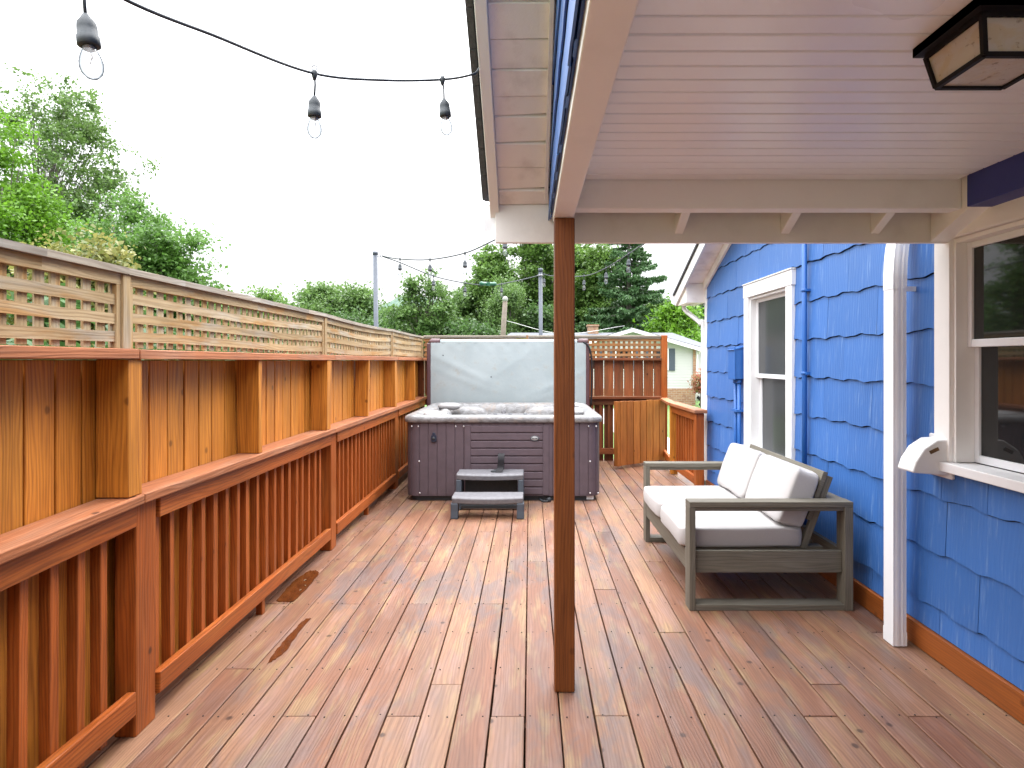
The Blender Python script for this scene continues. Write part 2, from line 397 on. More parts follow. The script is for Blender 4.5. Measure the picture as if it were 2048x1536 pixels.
    def lathe(s, prof, o=(0, 0, 0), n=20, axis=(0, 0, 1), xd=None, cap=True):
        """profile (radius, height) turned about an axis"""
        A = Vector(axis).normalized(); X = (Vector(xd) if xd else A.orthogonal()).normalized(); Y = A.cross(X); o = Vector(o); i = len(s.v)
        for r, h in prof:
            for a in range(n):
                t = 2 * math.pi * a / n; s.v.append(tuple(o + A * h + (X * math.cos(t) + Y * math.sin(t)) * r))
        for k in range(len(prof) - 1):
            for a in range(n):
                a2 = (a + 1) % n
                s.f.append((i + k * n + a, i + k * n + a2, i + (k + 1) * n + a2, i + (k + 1) * n + a)); s.sm.append(True); s.uv.append([(0, 0)] * 4)
        for k, rev in ((0, True), (len(prof) - 1, False)):
            if cap and prof[k][0] > 1e-5:
                q = [i + k * n + a for a in range(n)]
                s.f.append(tuple(q[::-1] if rev else q)); s.sm.append(False); s.uv.append([(0, 0)] * n)
    def grid(s, fn, nu, nv, smooth=True):
        i = len(s.v)
        for a in range(nu + 1):
            for b in range(nv + 1): s.v.append(tuple(fn(a / nu, b / nv)))
        for a in range(nu):
            for b in range(nv):
                q = (i + a * (nv + 1) + b, i + (a + 1) * (nv + 1) + b, i + (a + 1) * (nv + 1) + b + 1, i + a * (nv + 1) + b + 1)
                s.f.append(q); s.sm.append(smooth); s.uv.append([(s.v[k][0] + s.v[k][1], s.v[k][2]) for k in q])
    def loops(s, L, closed=True, smooth=True, capend=False, capstart=False):
        n = len(L[0]); i = len(s.v)
        for l in L: s.v += [tuple(p) for p in l]
        for k in range(len(L) - 1):
            for a in range(n if closed else n - 1):
                b = (a + 1) % n
                s.f.append((i + k * n + a, i + k * n + b, i + (k + 1) * n + b, i + (k + 1) * n + a)); s.sm.append(smooth); s.uv.append([(0, 0)] * 4)
        if capend: s.f.append(tuple(i + (len(L) - 1) * n + a for a in range(n))); s.sm.append(False); s.uv.append([(0, 0)] * n)
        if capstart: s.f.append(tuple(i + a for a in range(n))[::-1]); s.sm.append(False); s.uv.append([(0, 0)] * n)
    def build(s, name, mat, parent=None, bevel=0, seg=2, at=None, solid=0, subd=0, label=None):
        off = Vector(parent.location) if parent and parent.type == 'EMPTY' else Vector((0, 0, 0))
        if parent and parent.type != 'EMPTY': off = Vector(parent['_off'])
        o3 = Vector(at) if at else (off if parent else Vector((0, 0, 0)))
        me = bpy.data.meshes.new(name)
        me.from_pydata([tuple(Vector(p) - o3) for p in s.v], [], s.f)
        uvl = me.uv_layers.new(name='UVMap')
        flat = [c for f in s.uv for uv in f for c in uv]
        uvl.data.foreach_set('uv', flat)
        me.polygons.foreach_set('use_smooth', s.sm)
        me.materials.append(M[mat] if isinstance(mat, str) else mat)
        ob = bpy.data.objects.new(name, me); COL.objects.link(ob)
        if parent: ob.parent = parent
        ob.location = o3 - off if parent else o3
        ob['_off'] = tuple(o3)
        if solid:
            m = ob.modifiers.new('s', 'SOLIDIFY'); m.thickness = solid
        if subd:
            m = ob.modifiers.new('u', 'SUBSURF'); m.levels = m.render_levels = subd
        if bevel:
            m = ob.modifiers.new('b', 'BEVEL'); m.width = bevel; m.segments = seg; m.limit_method = 'ANGLE'; m.angle_limit = R(40); m.harden_normals = False
        if label: ob['label'] = label
        return ob
def tag(o, label=None, cat=None, group=None, kind=None):
    if label: o['label'] = label
    if cat: o['category'] = cat
    if group: o['group'] = group
    if kind: o['kind'] = kind
    return o
def thing(name, loc, label, cat, group=None):
    o = bpy.data.objects.new(name, None); o.empty_display_size = .1; COL.objects.link(o); o.location = loc
    return tag(o, label, cat, group)
def dup(o, parent, loc):
    """a copy of a part (sharing its mesh) at another place, given in world space"""
    c = o.copy(); COL.objects.link(c); c.parent = parent
    off = Vector(parent.location) if parent.type == 'EMPTY' else Vector(parent['_off'])
    c.location = Vector(loc) - off; c['_off'] = tuple(loc)
    return c
def curve(pts, n=10):
    """Catmull-Rom through the points"""
    P = [Vector(p) for p in pts]; P = [P[0] * 2 - P[1]] + P + [P[-1] * 2 - P[-2]]; out = []
    for k in range(1, len(P) - 2):
        for j in range(n):
            t = j / n
            out.append(.5 * ((2 * P[k]) + (P[k + 1] - P[k - 1]) * t + (2 * P[k - 1] - 5 * P[k] + 4 * P[k + 1] - P[k + 2]) * t * t + (-P[k - 1] + 3 * P[k] - 3 * P[k + 1] + P[k + 2]) * t ** 3))
    out.append(P[-2]); return out
def at(px, py, Y):
    return Vector(((px - CX) * Y / F, Y, CZ - (py - CY) * Y / F))

# ------------------------------------------------------------------ camera, sky, sun
cam = bpy.data.cameras.new('camera'); co = bpy.data.objects.new('camera', cam); COL.objects.link(co)
co.location = (0, 0, CZ); co.rotation_euler = (R(90), 0, 0)
cam.sensor_fit = 'HORIZONTAL'; cam.sensor_width = 36; cam.lens = 36 * F / 2048
cam.shift_x = (1024 - CX) / 2048; cam.shift_y = (CY - 768) / 2048; cam.clip_start = .05; cam.clip_end = 3000
S.camera = co
SUN_EL, SUN_AZ = 46, 40       # degrees; azimuth the sun stands in, clockwise from +Y
w = bpy.data.worlds.new('World'); S.world = w; w.use_nodes = True
t = w.node_tree; t.nodes.clear(); n = N(t)
sky = n.new('ShaderNodeTexSky', sky_type='NISHITA'); sky.sun_disc = False; sky.sun_elevation = R(SUN_EL); sky.sun_rotation = R(SUN_AZ)
sky.air_density = 1.0; sky.dust_density = 4.0; sky.ozone_density = 1.0
hs = n.new('ShaderNodeHueSaturation'); n.put(hs.inputs['Color'], sky.outputs[0]); hs.inputs['Saturation'].default_value = .25
geo = n.new('ShaderNodeTexCoord').outputs['Generated']
cl = n.noise(n.map(geo, (1, 1, 2.2)), 2.2, 4, .55)
cloud = n.mix(n.ramp(cl, .3, .7), (14.6, 14.9, 15.6), (17.6, 17.6, 17.8))
colr = n.mix(.8, hs.outputs[0], cloud)
sepw = n.new('ShaderNodeSeparateXYZ'); n.put(sepw.inputs[0], geo)
zf = n.math('POWER', n.math('MAXIMUM', sepw.outputs[2], 0.0), 1.7)
zf = n.math('MULTIPLY_ADD', zf, 1.95, .22)          # an overcast sky: the zenith far brighter than the horizon
vm = n.new('ShaderNodeVectorMath', operation='SCALE'); n.put(vm.inputs[0], colr); n.put(vm.inputs['Scale'], zf)
bg = n.new('ShaderNodeBackground'); n.put(bg.inputs[0], vm.outputs[0]); bg.inputs[1].default_value = .15
wo = n.new('ShaderNodeOutputWorld'); t.links.new(bg.outputs[0], wo.inputs[0])
sl = bpy.data.lights.new('sun', 'SUN'); sl.energy = .65; sl.angle = R(25); sl.color = (1, .96, .9)
so = bpy.data.objects.new('sun', sl); COL.objects.link(so)
d = Vector((math.sin(R(SUN_AZ)) * math.cos(R(SUN_EL)), math.cos(R(SUN_AZ)) * math.cos(R(SUN_EL)), math.sin(R(SUN_EL))))
so.rotation_euler = d.to_track_quat('Z', 'Y').to_euler()
S.view_settings.view_transform = 'Standard'; S.view_settings.look = 'None'; S.view_settings.gamma = 1; S.view_settings.exposure = 1.36
S.cycles.max_bounces = 10; S.cycles.diffuse_bounces = 6; S.cycles.transparent_max_bounces = 24

# ------------------------------------------------------------------ ground, path, hills
GZ = -.36
mb = MB()
def gz(u, v):
    x = -900 + 1800 * u; y = -200 + 1700 * v; return (x, y, GZ)
mb.grid(gz, 36, 34, False); tag(mb.build('lawn', 'lawn'), kind='structure')
mb = MB(); mb.box(2.15, 3.3, 9.9, 24, GZ - .05, GZ + .012); tag(mb.build('path', 'path'), kind='structure')
mb = MB(); mb.box(8.4, 13, 14, 60, GZ - .05, GZ + .008); tag(mb.build('driveway', 'path'), kind='structure')
rng = np.random.default_rng(3)
mb = MB()
def hill(u, v):
    x = -700 + 1100 * u; y = 380 + 400 * v
    px = x / y
    h = 46 * math.exp(-((px + .17) / .11) ** 2) + 34 * math.exp(-((px + .5) / .2) ** 2) + 30 * math.exp(-((px - .35) / .25) ** 2) + 14
    h += 3 * math.sin(x * .021) + 2.4 * math.sin(x * .057 + 2) + 1.2 * math.sin(x * .16)
    return (x, y, GZ + h * math.sin(min(1, v * 2.2) * math.pi / 2) - 1)
mb.grid(hill, 160, 12); tag(mb.build('hills', 'forest'), kind='structure')

# ------------------------------------------------------------------ deck
JY = lambda k: 2.606 + .4015 * k
joints = {-7: [0, 9], -4: [0, 8, -3], -1: [0, 10], 2: [0, 6, 13], -3: [.64, 7], -9: [5, 12], -6: [5, -2, 13], 0: [5, 12], -11: [3, 10], -8: [3, -3, 11], -5: [3, 12], -2: [3, 11, -3],
          9: [.64, 9], 8: [0, 6], 11: [0, 7], 13: [2, 8], 1: [8, -2], 3: [3.6, 10], 4: [7, -1], 5: [2, 11], 6: [5, -3], 7: [9], 10: [4, 12], 12: [5], -10: [8, 1], -12: [6]}
X0, PW, GAP = -.0204, .145, .006
mb = MB(); nails = MB()
for c in range(-12, 14):
    xa, xb = X0 + c * PW + GAP / 2, X0 + (c + 1) * PW - GAP / 2
    if c == 13: xb = 2.012
    ys = [-2.25] + sorted(JY(k) for k in joints.get(c, [])) + [9.46]
    for a, b in zip(ys[:-1], ys[1:]):
        dz = random.uniform(-.0015, .0015); dx = random.uniform(-.0012, .0012)
        mb.box(xa + dx, xb + dx, a + .0015, b - .0015, -.034 + dz, dz, L=1)
dk = tag(mb.build('deck', 'deck', bevel=.004, seg=2), kind='structure')
for c in range(-12, 14):
    for k in range(-4, 18):
        for f in (.2, .8):
            nails.lathe([(.0035, 0), (.0035, .0022)], (X0 + (c + f) * PW + random.uniform(-.008, .008), JY(k) + random.uniform(-.012, .012), .0), 6)
nm_ = nails.build('deck_nails', 'dark'); nm_.parent = dk
mb = MB()
for k in range(-12, 18): mb.box(-1.76, 2.0, JY(k) - .02, JY(k) + .02, -.22, -.04)
mb.box(-1.76, 2.0, 9.42, 9.46, -.34, -.04); mb.box(-1.77, -1.73, -1.4, 9.42, -.34, -.04)
ob = mb.build('deck_joists', 'dred'); ob.parent = dk
mb = MB(); mb.box(-1.72, 2.0, -1.4, 9.4, GZ + .01, GZ + .02); tag(mb.build('soil', 'dark'), kind='structure')

def blob(mb, poly, z0, z1):
    mb.prism(poly, z0, z1, ax=2)
def wet(name, pts, label):
    q_ = [Vector((p[0], p[1], 0)) for p in pts]; cc_ = curve(q_ + [q_[0]], 5)[:-1]
    mb = MB(); blob(mb, [(p.x + random.uniform(-.004, .004), p.y + random.uniform(-.012, .012)) for p in cc_], .0016, .0042)
    c = Vector((sum(p[0] for p in pts) / len(pts), sum(p[1] for p in pts) / len(pts), 0))
    tag(mb.build(name, 'puddle', at=c), label, 'puddle')
def dpt(px, py):
    Y = CZ * F / (py - CY); return ((px - CX) * Y / F, Y)
wet('puddle', [dpt(*p) for p in ((552, 1203), (584, 1204), (600, 1192), (622, 1168), (637, 1148), (632, 1142), (618, 1143), (606, 1150), (588, 1163), (570, 1182))], 'larger amber wet patch on the deck right beside the railing bottom rail')
wet('puddle', [dpt(*p) for p in ((533, 1330), (546, 1322), (562, 1312), (580, 1292), (596, 1268), (612, 1248), (622, 1238), (613, 1238), (598, 1250), (580, 1270), (562, 1290), (548, 1308))], 'narrow dark brown wet streak along a deck board, nearer the camera')

# ------------------------------------------------------------------ left fence and its railing
XF = -1.66
fence = thing('privacy_fence', (XF, 2.4, 0), 'tall golden brown board fence with weathered lattice top along the left side of the deck', 'fence')
rail = thing('deck_railing', (-1.56, 2.4, 0), 'long red brown baluster railing in front of the golden fence on the left', 'railing')
PY = [-.05, 2.457, 4.87, 7.2]
# boards, one panel per bay
bays = [(-1.3, 2.42), (2.45, 4.83), (4.86, 7.18), (7.21, 9.30)]
for a, b in bays:
    mb = MB(); y = a
    while y < b - .02:
        e = min(y + random.uniform(.128, .142), b); mb.box(XF - .018 + random.uniform(-.002, .002), XF + random.uniform(-.002, .002), y + .005, e - .005, -.3, 1.484, L=2); y = e
    mb.build('board_panel', 'gold', fence, bevel=.004)
mb = MB(); mb.box(XF - .045, XF - .022, -1.3, 9.3, -.3, 1.45); mb.build('backing', 'dark', fence)
# upper plank ledge
ys = [-1.3, 2.43, 4.86, 7.2, 9.27]
for a, b in zip(ys[:-1], ys[1:]):
    mb = MB(); mb.box(XF - .03, -1.515, a + .002, b - .002, 1.487, 1.526, L=1, jit=.002); mb.build('ledge_plank', 'cap', fence, bevel=.004)
# studs between shelf and ledge
for k, y in enumerate((.0, 1.2, 2.377, 3.53, 4.70, 5.89, 7.10, 8.30)):
    thick = k % 2 == 0
    mb = MB(); t_ = .088 if thick else .04
    lean = random.uniform(-.008, .012)
    c = [(x + (lean if z > 1 else 0) * 1, yy + (random.uniform(-.006, .006)), z) for z in (.958, 1.486) for yy in (y, y + t_) for x in (XF + .004, -1.528)]
    mb.hexa(c, 2); mb.build('stud', 'gold', fence, bevel=.004)
# lattice frames
LX = -1.60
lys = [-.05, 2.45, 4.84, 7.2, 9.22]
for k, (a, b) in enumerate(zip(lys[:-1], lys[1:])):
    sag = [0, 0, -.016, -.006][k]
    def sg(y): return sag * math.sin(math.pi * (y - a) / (b - a))
    mb = MB()
    y = a + .03
    while y < b - .03:
        mb.box(LX - .012, LX - .004, y, y + .04, 1.532, 1.80 + sg(y), L=2, jit=.0015); y += .0735 + random.uniform(-.004, .004)
    for z in (1.552, 1.626, 1.702):
        n_ = 8; yy = [a + .02 + (b - a - .04) * i / n_ for i in range(n_ + 1)]; wob = random.choice((-1, 1)) * random.uniform(.003, .009); ru = random.uniform(0, 50)
        zz = [z + sg(q) + wob * math.sin(q * 2.3 + z * 9) for q in yy]
        L_ = [[(LX - .003, q, h), (LX + .006, q, h), (LX + .006, q, h + .04), (LX - .003, q, h + .04)] for q, h in zip(yy, zz)]
        i0 = len(mb.v)
        for l in L_: mb.v += l
        for s_ in range(n_):
            for q in range(4):
                q2 = (q + 1) % 4
                mb.f.append((i0 + s_ * 4 + q, i0 + s_ * 4 + q2, i0 + s_ * 4 + 4 + q2, i0 + s_ * 4 + 4 + q)); mb.sm.append(False)
                mb.uv.append([(ru + yy[s_], ru + q * .04), (ru + yy[s_], ru + q * .04 + .04), (ru + yy[s_ + 1], ru + q * .04 + .04), (ru + yy[s_ + 1], ru + q * .04)])
    mb.build('lattice_panel', 'lattice', fence)
    mb = MB(); n_ = 6
    for i in range(n_):
        y0, y1 = a + (b - a) * i / n_, a + (b - a) * (i + 1) / n_
        mb.hexa([(x, y, z + sg(y)) for z in (1.8195, 1.845) for y in (y0, y1) for x in (LX - .035, LX + .03)], 1)
    mb.build('lattice_cap', 'greycap', fence)
    mb = MB()
    for i in range(n_):
        y0, y1 = a + (b - a) * i / n_, a + (b - a) * (i + 1) / n_
        mb.hexa([(x, y, z + sg(y)) for z in (1.777, 1.818) for y in (y0, y1) for x in (LX - .02, LX + .012)], 1)
    mb.build('lattice_rail', 'lattice', fence)
    for j, yb in enumerate((a, b)):
        mb = MB(); y0 = yb + .026 if j == 0 else yb - .05
        mb.box(LX - .02, LX + .013, y0, y0 + .024, 1.528, 1.776, L=2); mb.build('lattice_stile', 'lattice', fence, bevel=.003)
for y in lys:
    mb = MB(); mb.box(LX - .03, LX + .022, y - .024, y + .024, 1.527, 1.819, L=2); mb.build('lattice_post', 'lattice', fence, bevel=.003)

# railing
for y in PY:
    mb = MB(); mb.box(-1.637, -1.55, y, y + .135, 0.0, .917, L=2, jit=.003); mb.build('post', 'red', rail, bevel=.006)
cy = [(-1.3, 2.46), (2.463, 4.86), (4.863, 7.19), (7.193, 9.2)]
for k, (a, b) in enumerate(cy):
    za, zb = (.957, .957)
    if k == 0: za = .957 - .036 * 3.76
    mb = MB()
    n_ = 6; ru = random.uniform(0, 40)
    for i in range(n_):
        pass
    c = [(x, y, z) for z in (-.038, 0) for y in (a, b) for x in (XF + .003, -1.515)]
    c = [(x, y, z + (za if y == a else zb)) for x, y, z in c]
    mb.hexa(c, 1); mb.build('rail_cap', 'cap', rail, bevel=.005)
    mb = MB(); c = [(x, y, z + ((za if y == a else zb) - .957)) for z in (.83, .916) for y in (a + (.14 if k else 0), b - .01) for x in (-1.578, -1.54)]
    mb.hexa(c, 1); mb.build('top_rail', 'red', rail, bevel=.004)
    mb = MB(); mb.box(-1.578, -1.54, a + (.14 if k else 0), b - .012, .095, .183, L=1, jit=.003); mb.build('bottom_rail', 'red', rail, bevel=.004)
    mb = MB(); m_ = (a + b) / 2; mb.box(-1.598, -1.56, m_ - .02, m_ + .02, 0, .12, L=2); mb.build('rail_foot', 'red', rail, bevel=.003)
mb = MB(); mb.box(-.019, .019, -.019, .019, 0, .80, L=2)
proto = mb.build('baluster', 'red', rail, bevel=.003, at=(0, 0, 0))
rows = []
for a, b in ((1.05, 2.44), (2.60, 4.85), (5.02, 7.18), (7.36, 9.1)):
    y = a + .045
    while y < b - .02: rows.append(y); y += .122
protos = [proto]
for _ in range(4):
    mb = MB(); mb.box(-.019, .019, -.019, .019, 0, .80, L=2, jit=.002); p = mb.build('baluster', 'red', rail, bevel=.003, at=(0, 0, 0)); protos.append(p)
for i, y in enumerate(rows):
    loc = (-1.598 + random.uniform(-.003, .003), y + random.uniform(-.006, .006), .07 if y > 2.5 else .05)
    if i < 5: protos[i].location = Vector(loc) - Vector(rail.location); continue
    o = dup(random.choice(protos), rail, loc)
    o.rotation_euler = (random.uniform(-.006, .006), random.uniform(-.004, .004), random.uniform(-.06, .06))

# ------------------------------------------------------------------ back fence, gate, right railing
YB = 9.25
bf = thing('lattice_fence', (.2, YB, 0), 'dark red gapped board fence with stained lattice top across the far deck end', 'fence')
BX0, BX1 = -1.60, 2.03
for x0 in (-1.66, -.12, 1.945):
    mb = MB(); mb.box(x0, x0 + .09, YB + .0, YB + .09, -.3, 1.49 if x0 < 1.9 else 1.86, L=2, jit=.002); mb.build('post', 'dred' if x0 < 1.9 else 'red', bf, bevel=.005)
mb = MB(); x = -1.56
while x < 1.84:
    mb.box(x, x + .1375, YB + .03, YB + .048, .96, 1.49, L=2, jit=.002)
    if x > .6: mb.box(x, x + .1375, YB + .03, YB + .048, -.2, .86, L=2, jit=.002)
    x += .1478
mb.build('board_panel', 'dred', bf, bevel=.003)
mb = MB(); mb.box(-1.6, 1.944, YB - .05, YB + .029, 1.488, 1.526, L=0); mb.build('ledge_plank', 'dred', bf, bevel=.004)
mb = MB(); mb.box(-1.6, 1.944, YB - .06, YB + .029, .92, .957, L=0); mb.build('rail_cap', 'dred', bf, bevel=.004)
mb = MB(); mb.box(-1.6, 1.944, YB - .02, YB + .0285, .83, .918, L=0); mb.box(-1.6, 1.944, YB - .02, YB + .0285, .1, .19, L=0); mb.build('rails', 'dred', bf, bevel=.004)
x = .66
while x < 1.9:
    mb = MB(); mb.box(x, x + .038, YB - .012, YB + .026, .13, .9, L=2); mb.build('baluster', 'dred', bf); x += .122
for xa, xb in ((-1.575, -.06), (-.02, 1.94)):
    mb = MB(); x = xa + .02
    while x < xb - .03:
        mb.box(x, x + .04, YB + .036, YB + .044, 1.53, 1.8, L=2, jit=.001); x += .0765
    for z in (1.55, 1.624, 1.70, 1.772):
        mb.box(xa, xb, YB + .026, YB + .0345, z, z + .04, L=0, jit=.001)
    mb.build('lattice_panel', 'latfar', bf)
    mb = MB(); mb.box(xa, xb, YB + .005, YB + .06, 1.815, 1.834, L=0); mb.box(xa, xb, YB - .005, YB + .07, 1.8355, 1.86, L=0); mb.build('lattice_cap', 'greycap', bf, bevel=.003)
mb = MB(); mb.box(-.058, -.022, YB + .0, YB + .06, 1.527, 1.862, L=2); mb.build('lattice_post', 'latfar', bf, bevel=.003)

# gate, swung open towards the deck
GH, GN = Vector((1.955, 9.10, 0)), Vector((1.185, 8.53, 0))
gate = thing('wooden_gate', GH, 'orange brown board gate standing ajar in front of the far fence', 'gate')
gd = (GN - GH); gl = gd.length; gu = gd.normalized(); gn_ = Vector((gu.y, -gu.x, 0))
if gn_.y > 0: gn_ = -gn_
def gpt(s, dep, z): return GH + gu * s + gn_ * dep + Vector((0, 0, z))
def gbox(mb, s0, s1, d0, d1, z0, z1, L): mb.hexa([gpt(s, d_, z) for z in (z0, z1) for d_ in (d0, d1) for s in (s0, s1)], L)
mb = MB(); nb = 7; pw = (gl - .045) / nb
for k in range(nb): gbox(mb, k * pw + .0055, (k + 1) * pw - .0055, .0, .02, .045, .925 + random.uniform(-.004, .004), 2)
mb.build('board_panel', 'gateboard', gate, bevel=.004)
mb = MB(); gbox(mb, .01, gl - .05, -.006, -.003, .06, .9, 2); mb.build('gate_backing', 'dred', gate)
mb = MB(); gbox(mb, gl - .044, gl, -.06, .02, .04, .925, 2); mb.build('stile', 'gateboard', gate, bevel=.004)
mb = MB(); gbox(mb, 0, gl - .05, -.04, -.002, .14, .23, 0); gbox(mb, 0, gl - .05, -.04, -.002, .74, .83, 0); mb.build('crossbar', 'dred', gate, bevel=.004)
for z in (.18, .78):
    mb = MB(); gbox(mb, -.012, .012, -.07, -.042, z - .05, z + .05, 2); mb.build('hinge', 'hardware', gate)

rr = thing('stair_railing', (1.88, 7.6, 0), 'short red brown railing between the blue house corner and the far fence', 'railing')
mb = MB(); mb.box(1.84, 1.93, 6.92, 7.01, 0, .90, L=2); mb.build('post', 'red', rr, bevel=.005)
mb = MB(); mb.box(1.84, 1.93, 8.16, 8.25, 0, .90, L=2); mb.build('post', 'gold', rr, bevel=.005)
mb = MB(); mb.hexa([(x, y, z) for z in (.902, .94) for y in (6.88, 8.30) for x in (1.81, 1.955)], 1); mb.hexa([(x + (.1 if y > 9 else 0), y, z) for z in (.902, .938) for y in (8.304, 9.24) for x in (1.82, 1.93)], 1); mb.build('rail_cap', 'cap', rr, bevel=.005)
mb = MB(); mb.box(1.85, 1.888, 7.012, 8.158, .81, .90, L=1); mb.build('top_rail', 'red', rr, bevel=.004)
mb = MB(); mb.box(1.85, 1.888, 7.012, 8.158, .09, .18, L=1); mb.hexa([(x + (.1 if y > 9 else 0), y, z) for z in (.09, .18) for y in (8.252, 9.24) for x in (1.86, 1.898)], 1); mb.build('bottom_rail', 'red', rr, bevel=.004)
y = 7.07
while y < 8.12:
    mb = MB(); mb.box(1.8885, 1.9265, y, y + .038, .1, .89, L=2); mb.build('baluster', 'red', rr, bevel=.003); y += .122

# ------------------------------------------------------------------ blue house
WX = 2.03
HY0, HY1 = -1.6, 7.19
def rake(y): return 2.337 + .39 * min(7.19 - y, y + 1.6)
house = thing('blue_house', (WX, 3, 0), 'bright blue shingled house with cream window trim along the right side of the deck', 'house')
def siding(mb, X, y0, y1, zlo, zhi, holes, top, zref=1.64, exp=.277, wid=.605, ph=0, out=.019):
    k0 = math.floor((zlo - zref) / exp) - 1; k1 = math.ceil((zhi - zref) / exp) + 1
    for k in range(k0, k1):
        zb, zt = zref + k * exp, zref + (k + 1) * exp + .015
        off = (k % 2) * wid * .5 + (k * .137) % .11 + ph
        j = math.floor((y0 - off) / wid)
        while off + j * wid < y1:
            a, b = off + j * wid + .0015, off + (j + 1) * wid - .0015; zj = random.uniform(-.0025, .0025); j += 1
            segs = [(max(a, y0), min(b, y1), None, None)]
            for (h0, h1, g0, g1) in holes:
                if zt <= g0 or zb >= g1: continue
                ns = []
                for (s0, s1, lo, hi) in segs:
                    if s1 <= h0 or s0 >= h1: ns.append((s0, s1, lo, hi)); continue
                    if s0 < h0: ns.append((s0, h0, lo, hi))
                    if s1 > h1: ns.append((h1, s1, lo, hi))
                    m0, m1 = max(s0, h0), min(s1, h1)
                    if zb < g0: ns.append((m0, m1, lo, g0))
                    if zt > g1: ns.append((m0, m1, g1, hi))
                segs = ns
            for (s0, s1, lo, hi) in segs:
                if s1 - s0 < .004: continue
                n_ = max(1, int((s1 - s0) / .025)); ox = out + random.uniform(-.002, .002)
                P = []
                def wv(q, y): return zref + q * exp + .0068 * math.sin(y * 2 * math.pi / .31 + q * 2.1) + .0025 * math.sin(y * 2 * math.pi / .13 + q * 1.3)
                for i in range(n_ + 1):
                    y = s0 + (s1 - s0) * i / n_
                    bz = wv(k, y) + zj
                    bz = max(bz, zlo) if lo is None else max(lo, bz)
                    zu = wv(k + 1, y) - .0055
                    tz = min(zu, zhi, top(y)) if hi is None else min(zu, zhi, hi, top(y))
                    P.append((y, bz, tz))
                i0 = len(mb.v); pr = random.uniform(0, 30)
                for (y, bz, tz) in P:
                    tz = max(tz, bz + .0005)
                    fr_ = lambda z: X - ox * (1 - max(0, min(1, (z - zb) / exp)) * .62)
                    mb.v += [(fr_(bz) + .006, y, bz), (fr_(bz), y, bz), (fr_(tz), y, tz)]
                for i in range(n_):
                    a0 = i0 + i * 3; b0 = a0 + 3
                    y_, y2 = P[i][0], P[i + 1][0]
                    if P[i][2] <= P[i][1] and P[i + 1][2] <= P[i + 1][1]: continue
                    mb.f.append((a0 + 1, a0 + 2, b0 + 2, b0 + 1)); mb.sm.append(False); mb.uv.append([(y_ + pr, P[i][1] + pr), (y_ + pr, P[i][2] + pr), (y2 + pr, P[i + 1][2] + pr), (y2 + pr, P[i + 1][1] + pr)])
                    mb.f.append((a0, a0 + 1, b0 + 1, b0)); mb.sm.append(False); mb.uv.append([(0, 0)] * 4)
                e = i0 + n_ * 3
                mb.f.append((i0, i0 + 2, i0 + 1)); mb.sm.append(False); mb.uv.append([(0, 0)] * 3)
                mb.f.append((e, e + 1, e + 2)); mb.sm.append(False); mb.uv.append([(0, 0)] * 3)
TX = 1.99      # face of the window trim
W1 = (1.05, 2.967, 1.0, 2.06)        # near window opening y0 y1 z0 z1 (inside trim)
W2 = (4.872, 5.71, .64, 2.06)
tr = .112
holes = [(W[0] - tr + .02, W[1] + tr - .02, W[2] - .05, W[3] + tr) for W in (W1, W2)]
mb = MB(); siding(mb, WX, HY0, HY1 - .07, .13, 6, holes, lambda y: rake(y) - .0)
mb.build('siding', 'blue', house)
# wall core behind the shingles, in pieces round the windows
mb = MB(); xa, xb = WX + .014, WX + .16
cuts = [HY0, W1[0], W1[1], W2[0], W2[1], HY1]
for i in range(5):
    a, b = cuts[i], cuts[i + 1]
    if i in (1, 3):
        Wn = W1 if i == 1 else W2
        mb.box(xa, xb, a, b, -.3, Wn[2] - .01); lo = Wn[3] + .01
    else: lo = -.3
    ym = [a] + ([2.795] if a < 2.795 < b else []) + [b]
    poly = [(a, lo), (b, lo)] + [(y, rake(y)) for y in ym[::-1]]
    mb.prism(poly, xa, xb, ax=0)
mb.box(xb + .001, 9, HY1 - .16, HY1, -.3, 2.33); mb.box(xb + .001, 9, HY0, HY0 + .16, -.3, 2.33)
mb.build('wall', 'core', house)
mb = MB(); mb.box(WX - .017, WX + .09, HY1 - .068, HY1 + .02, .1, 2.335, L=2); mb.build('corner_board', 'winwhite', house, bevel=.003)
mb = MB(); mb.box(2.0, 2.029, -1.4, 7.12, .004, .125, L=1); mb.build('base_board', 'base', house, bevel=.003)
mb = MB(); mb.box(2.03, 2.06, 7.2, 7.25, -.3, .13); 

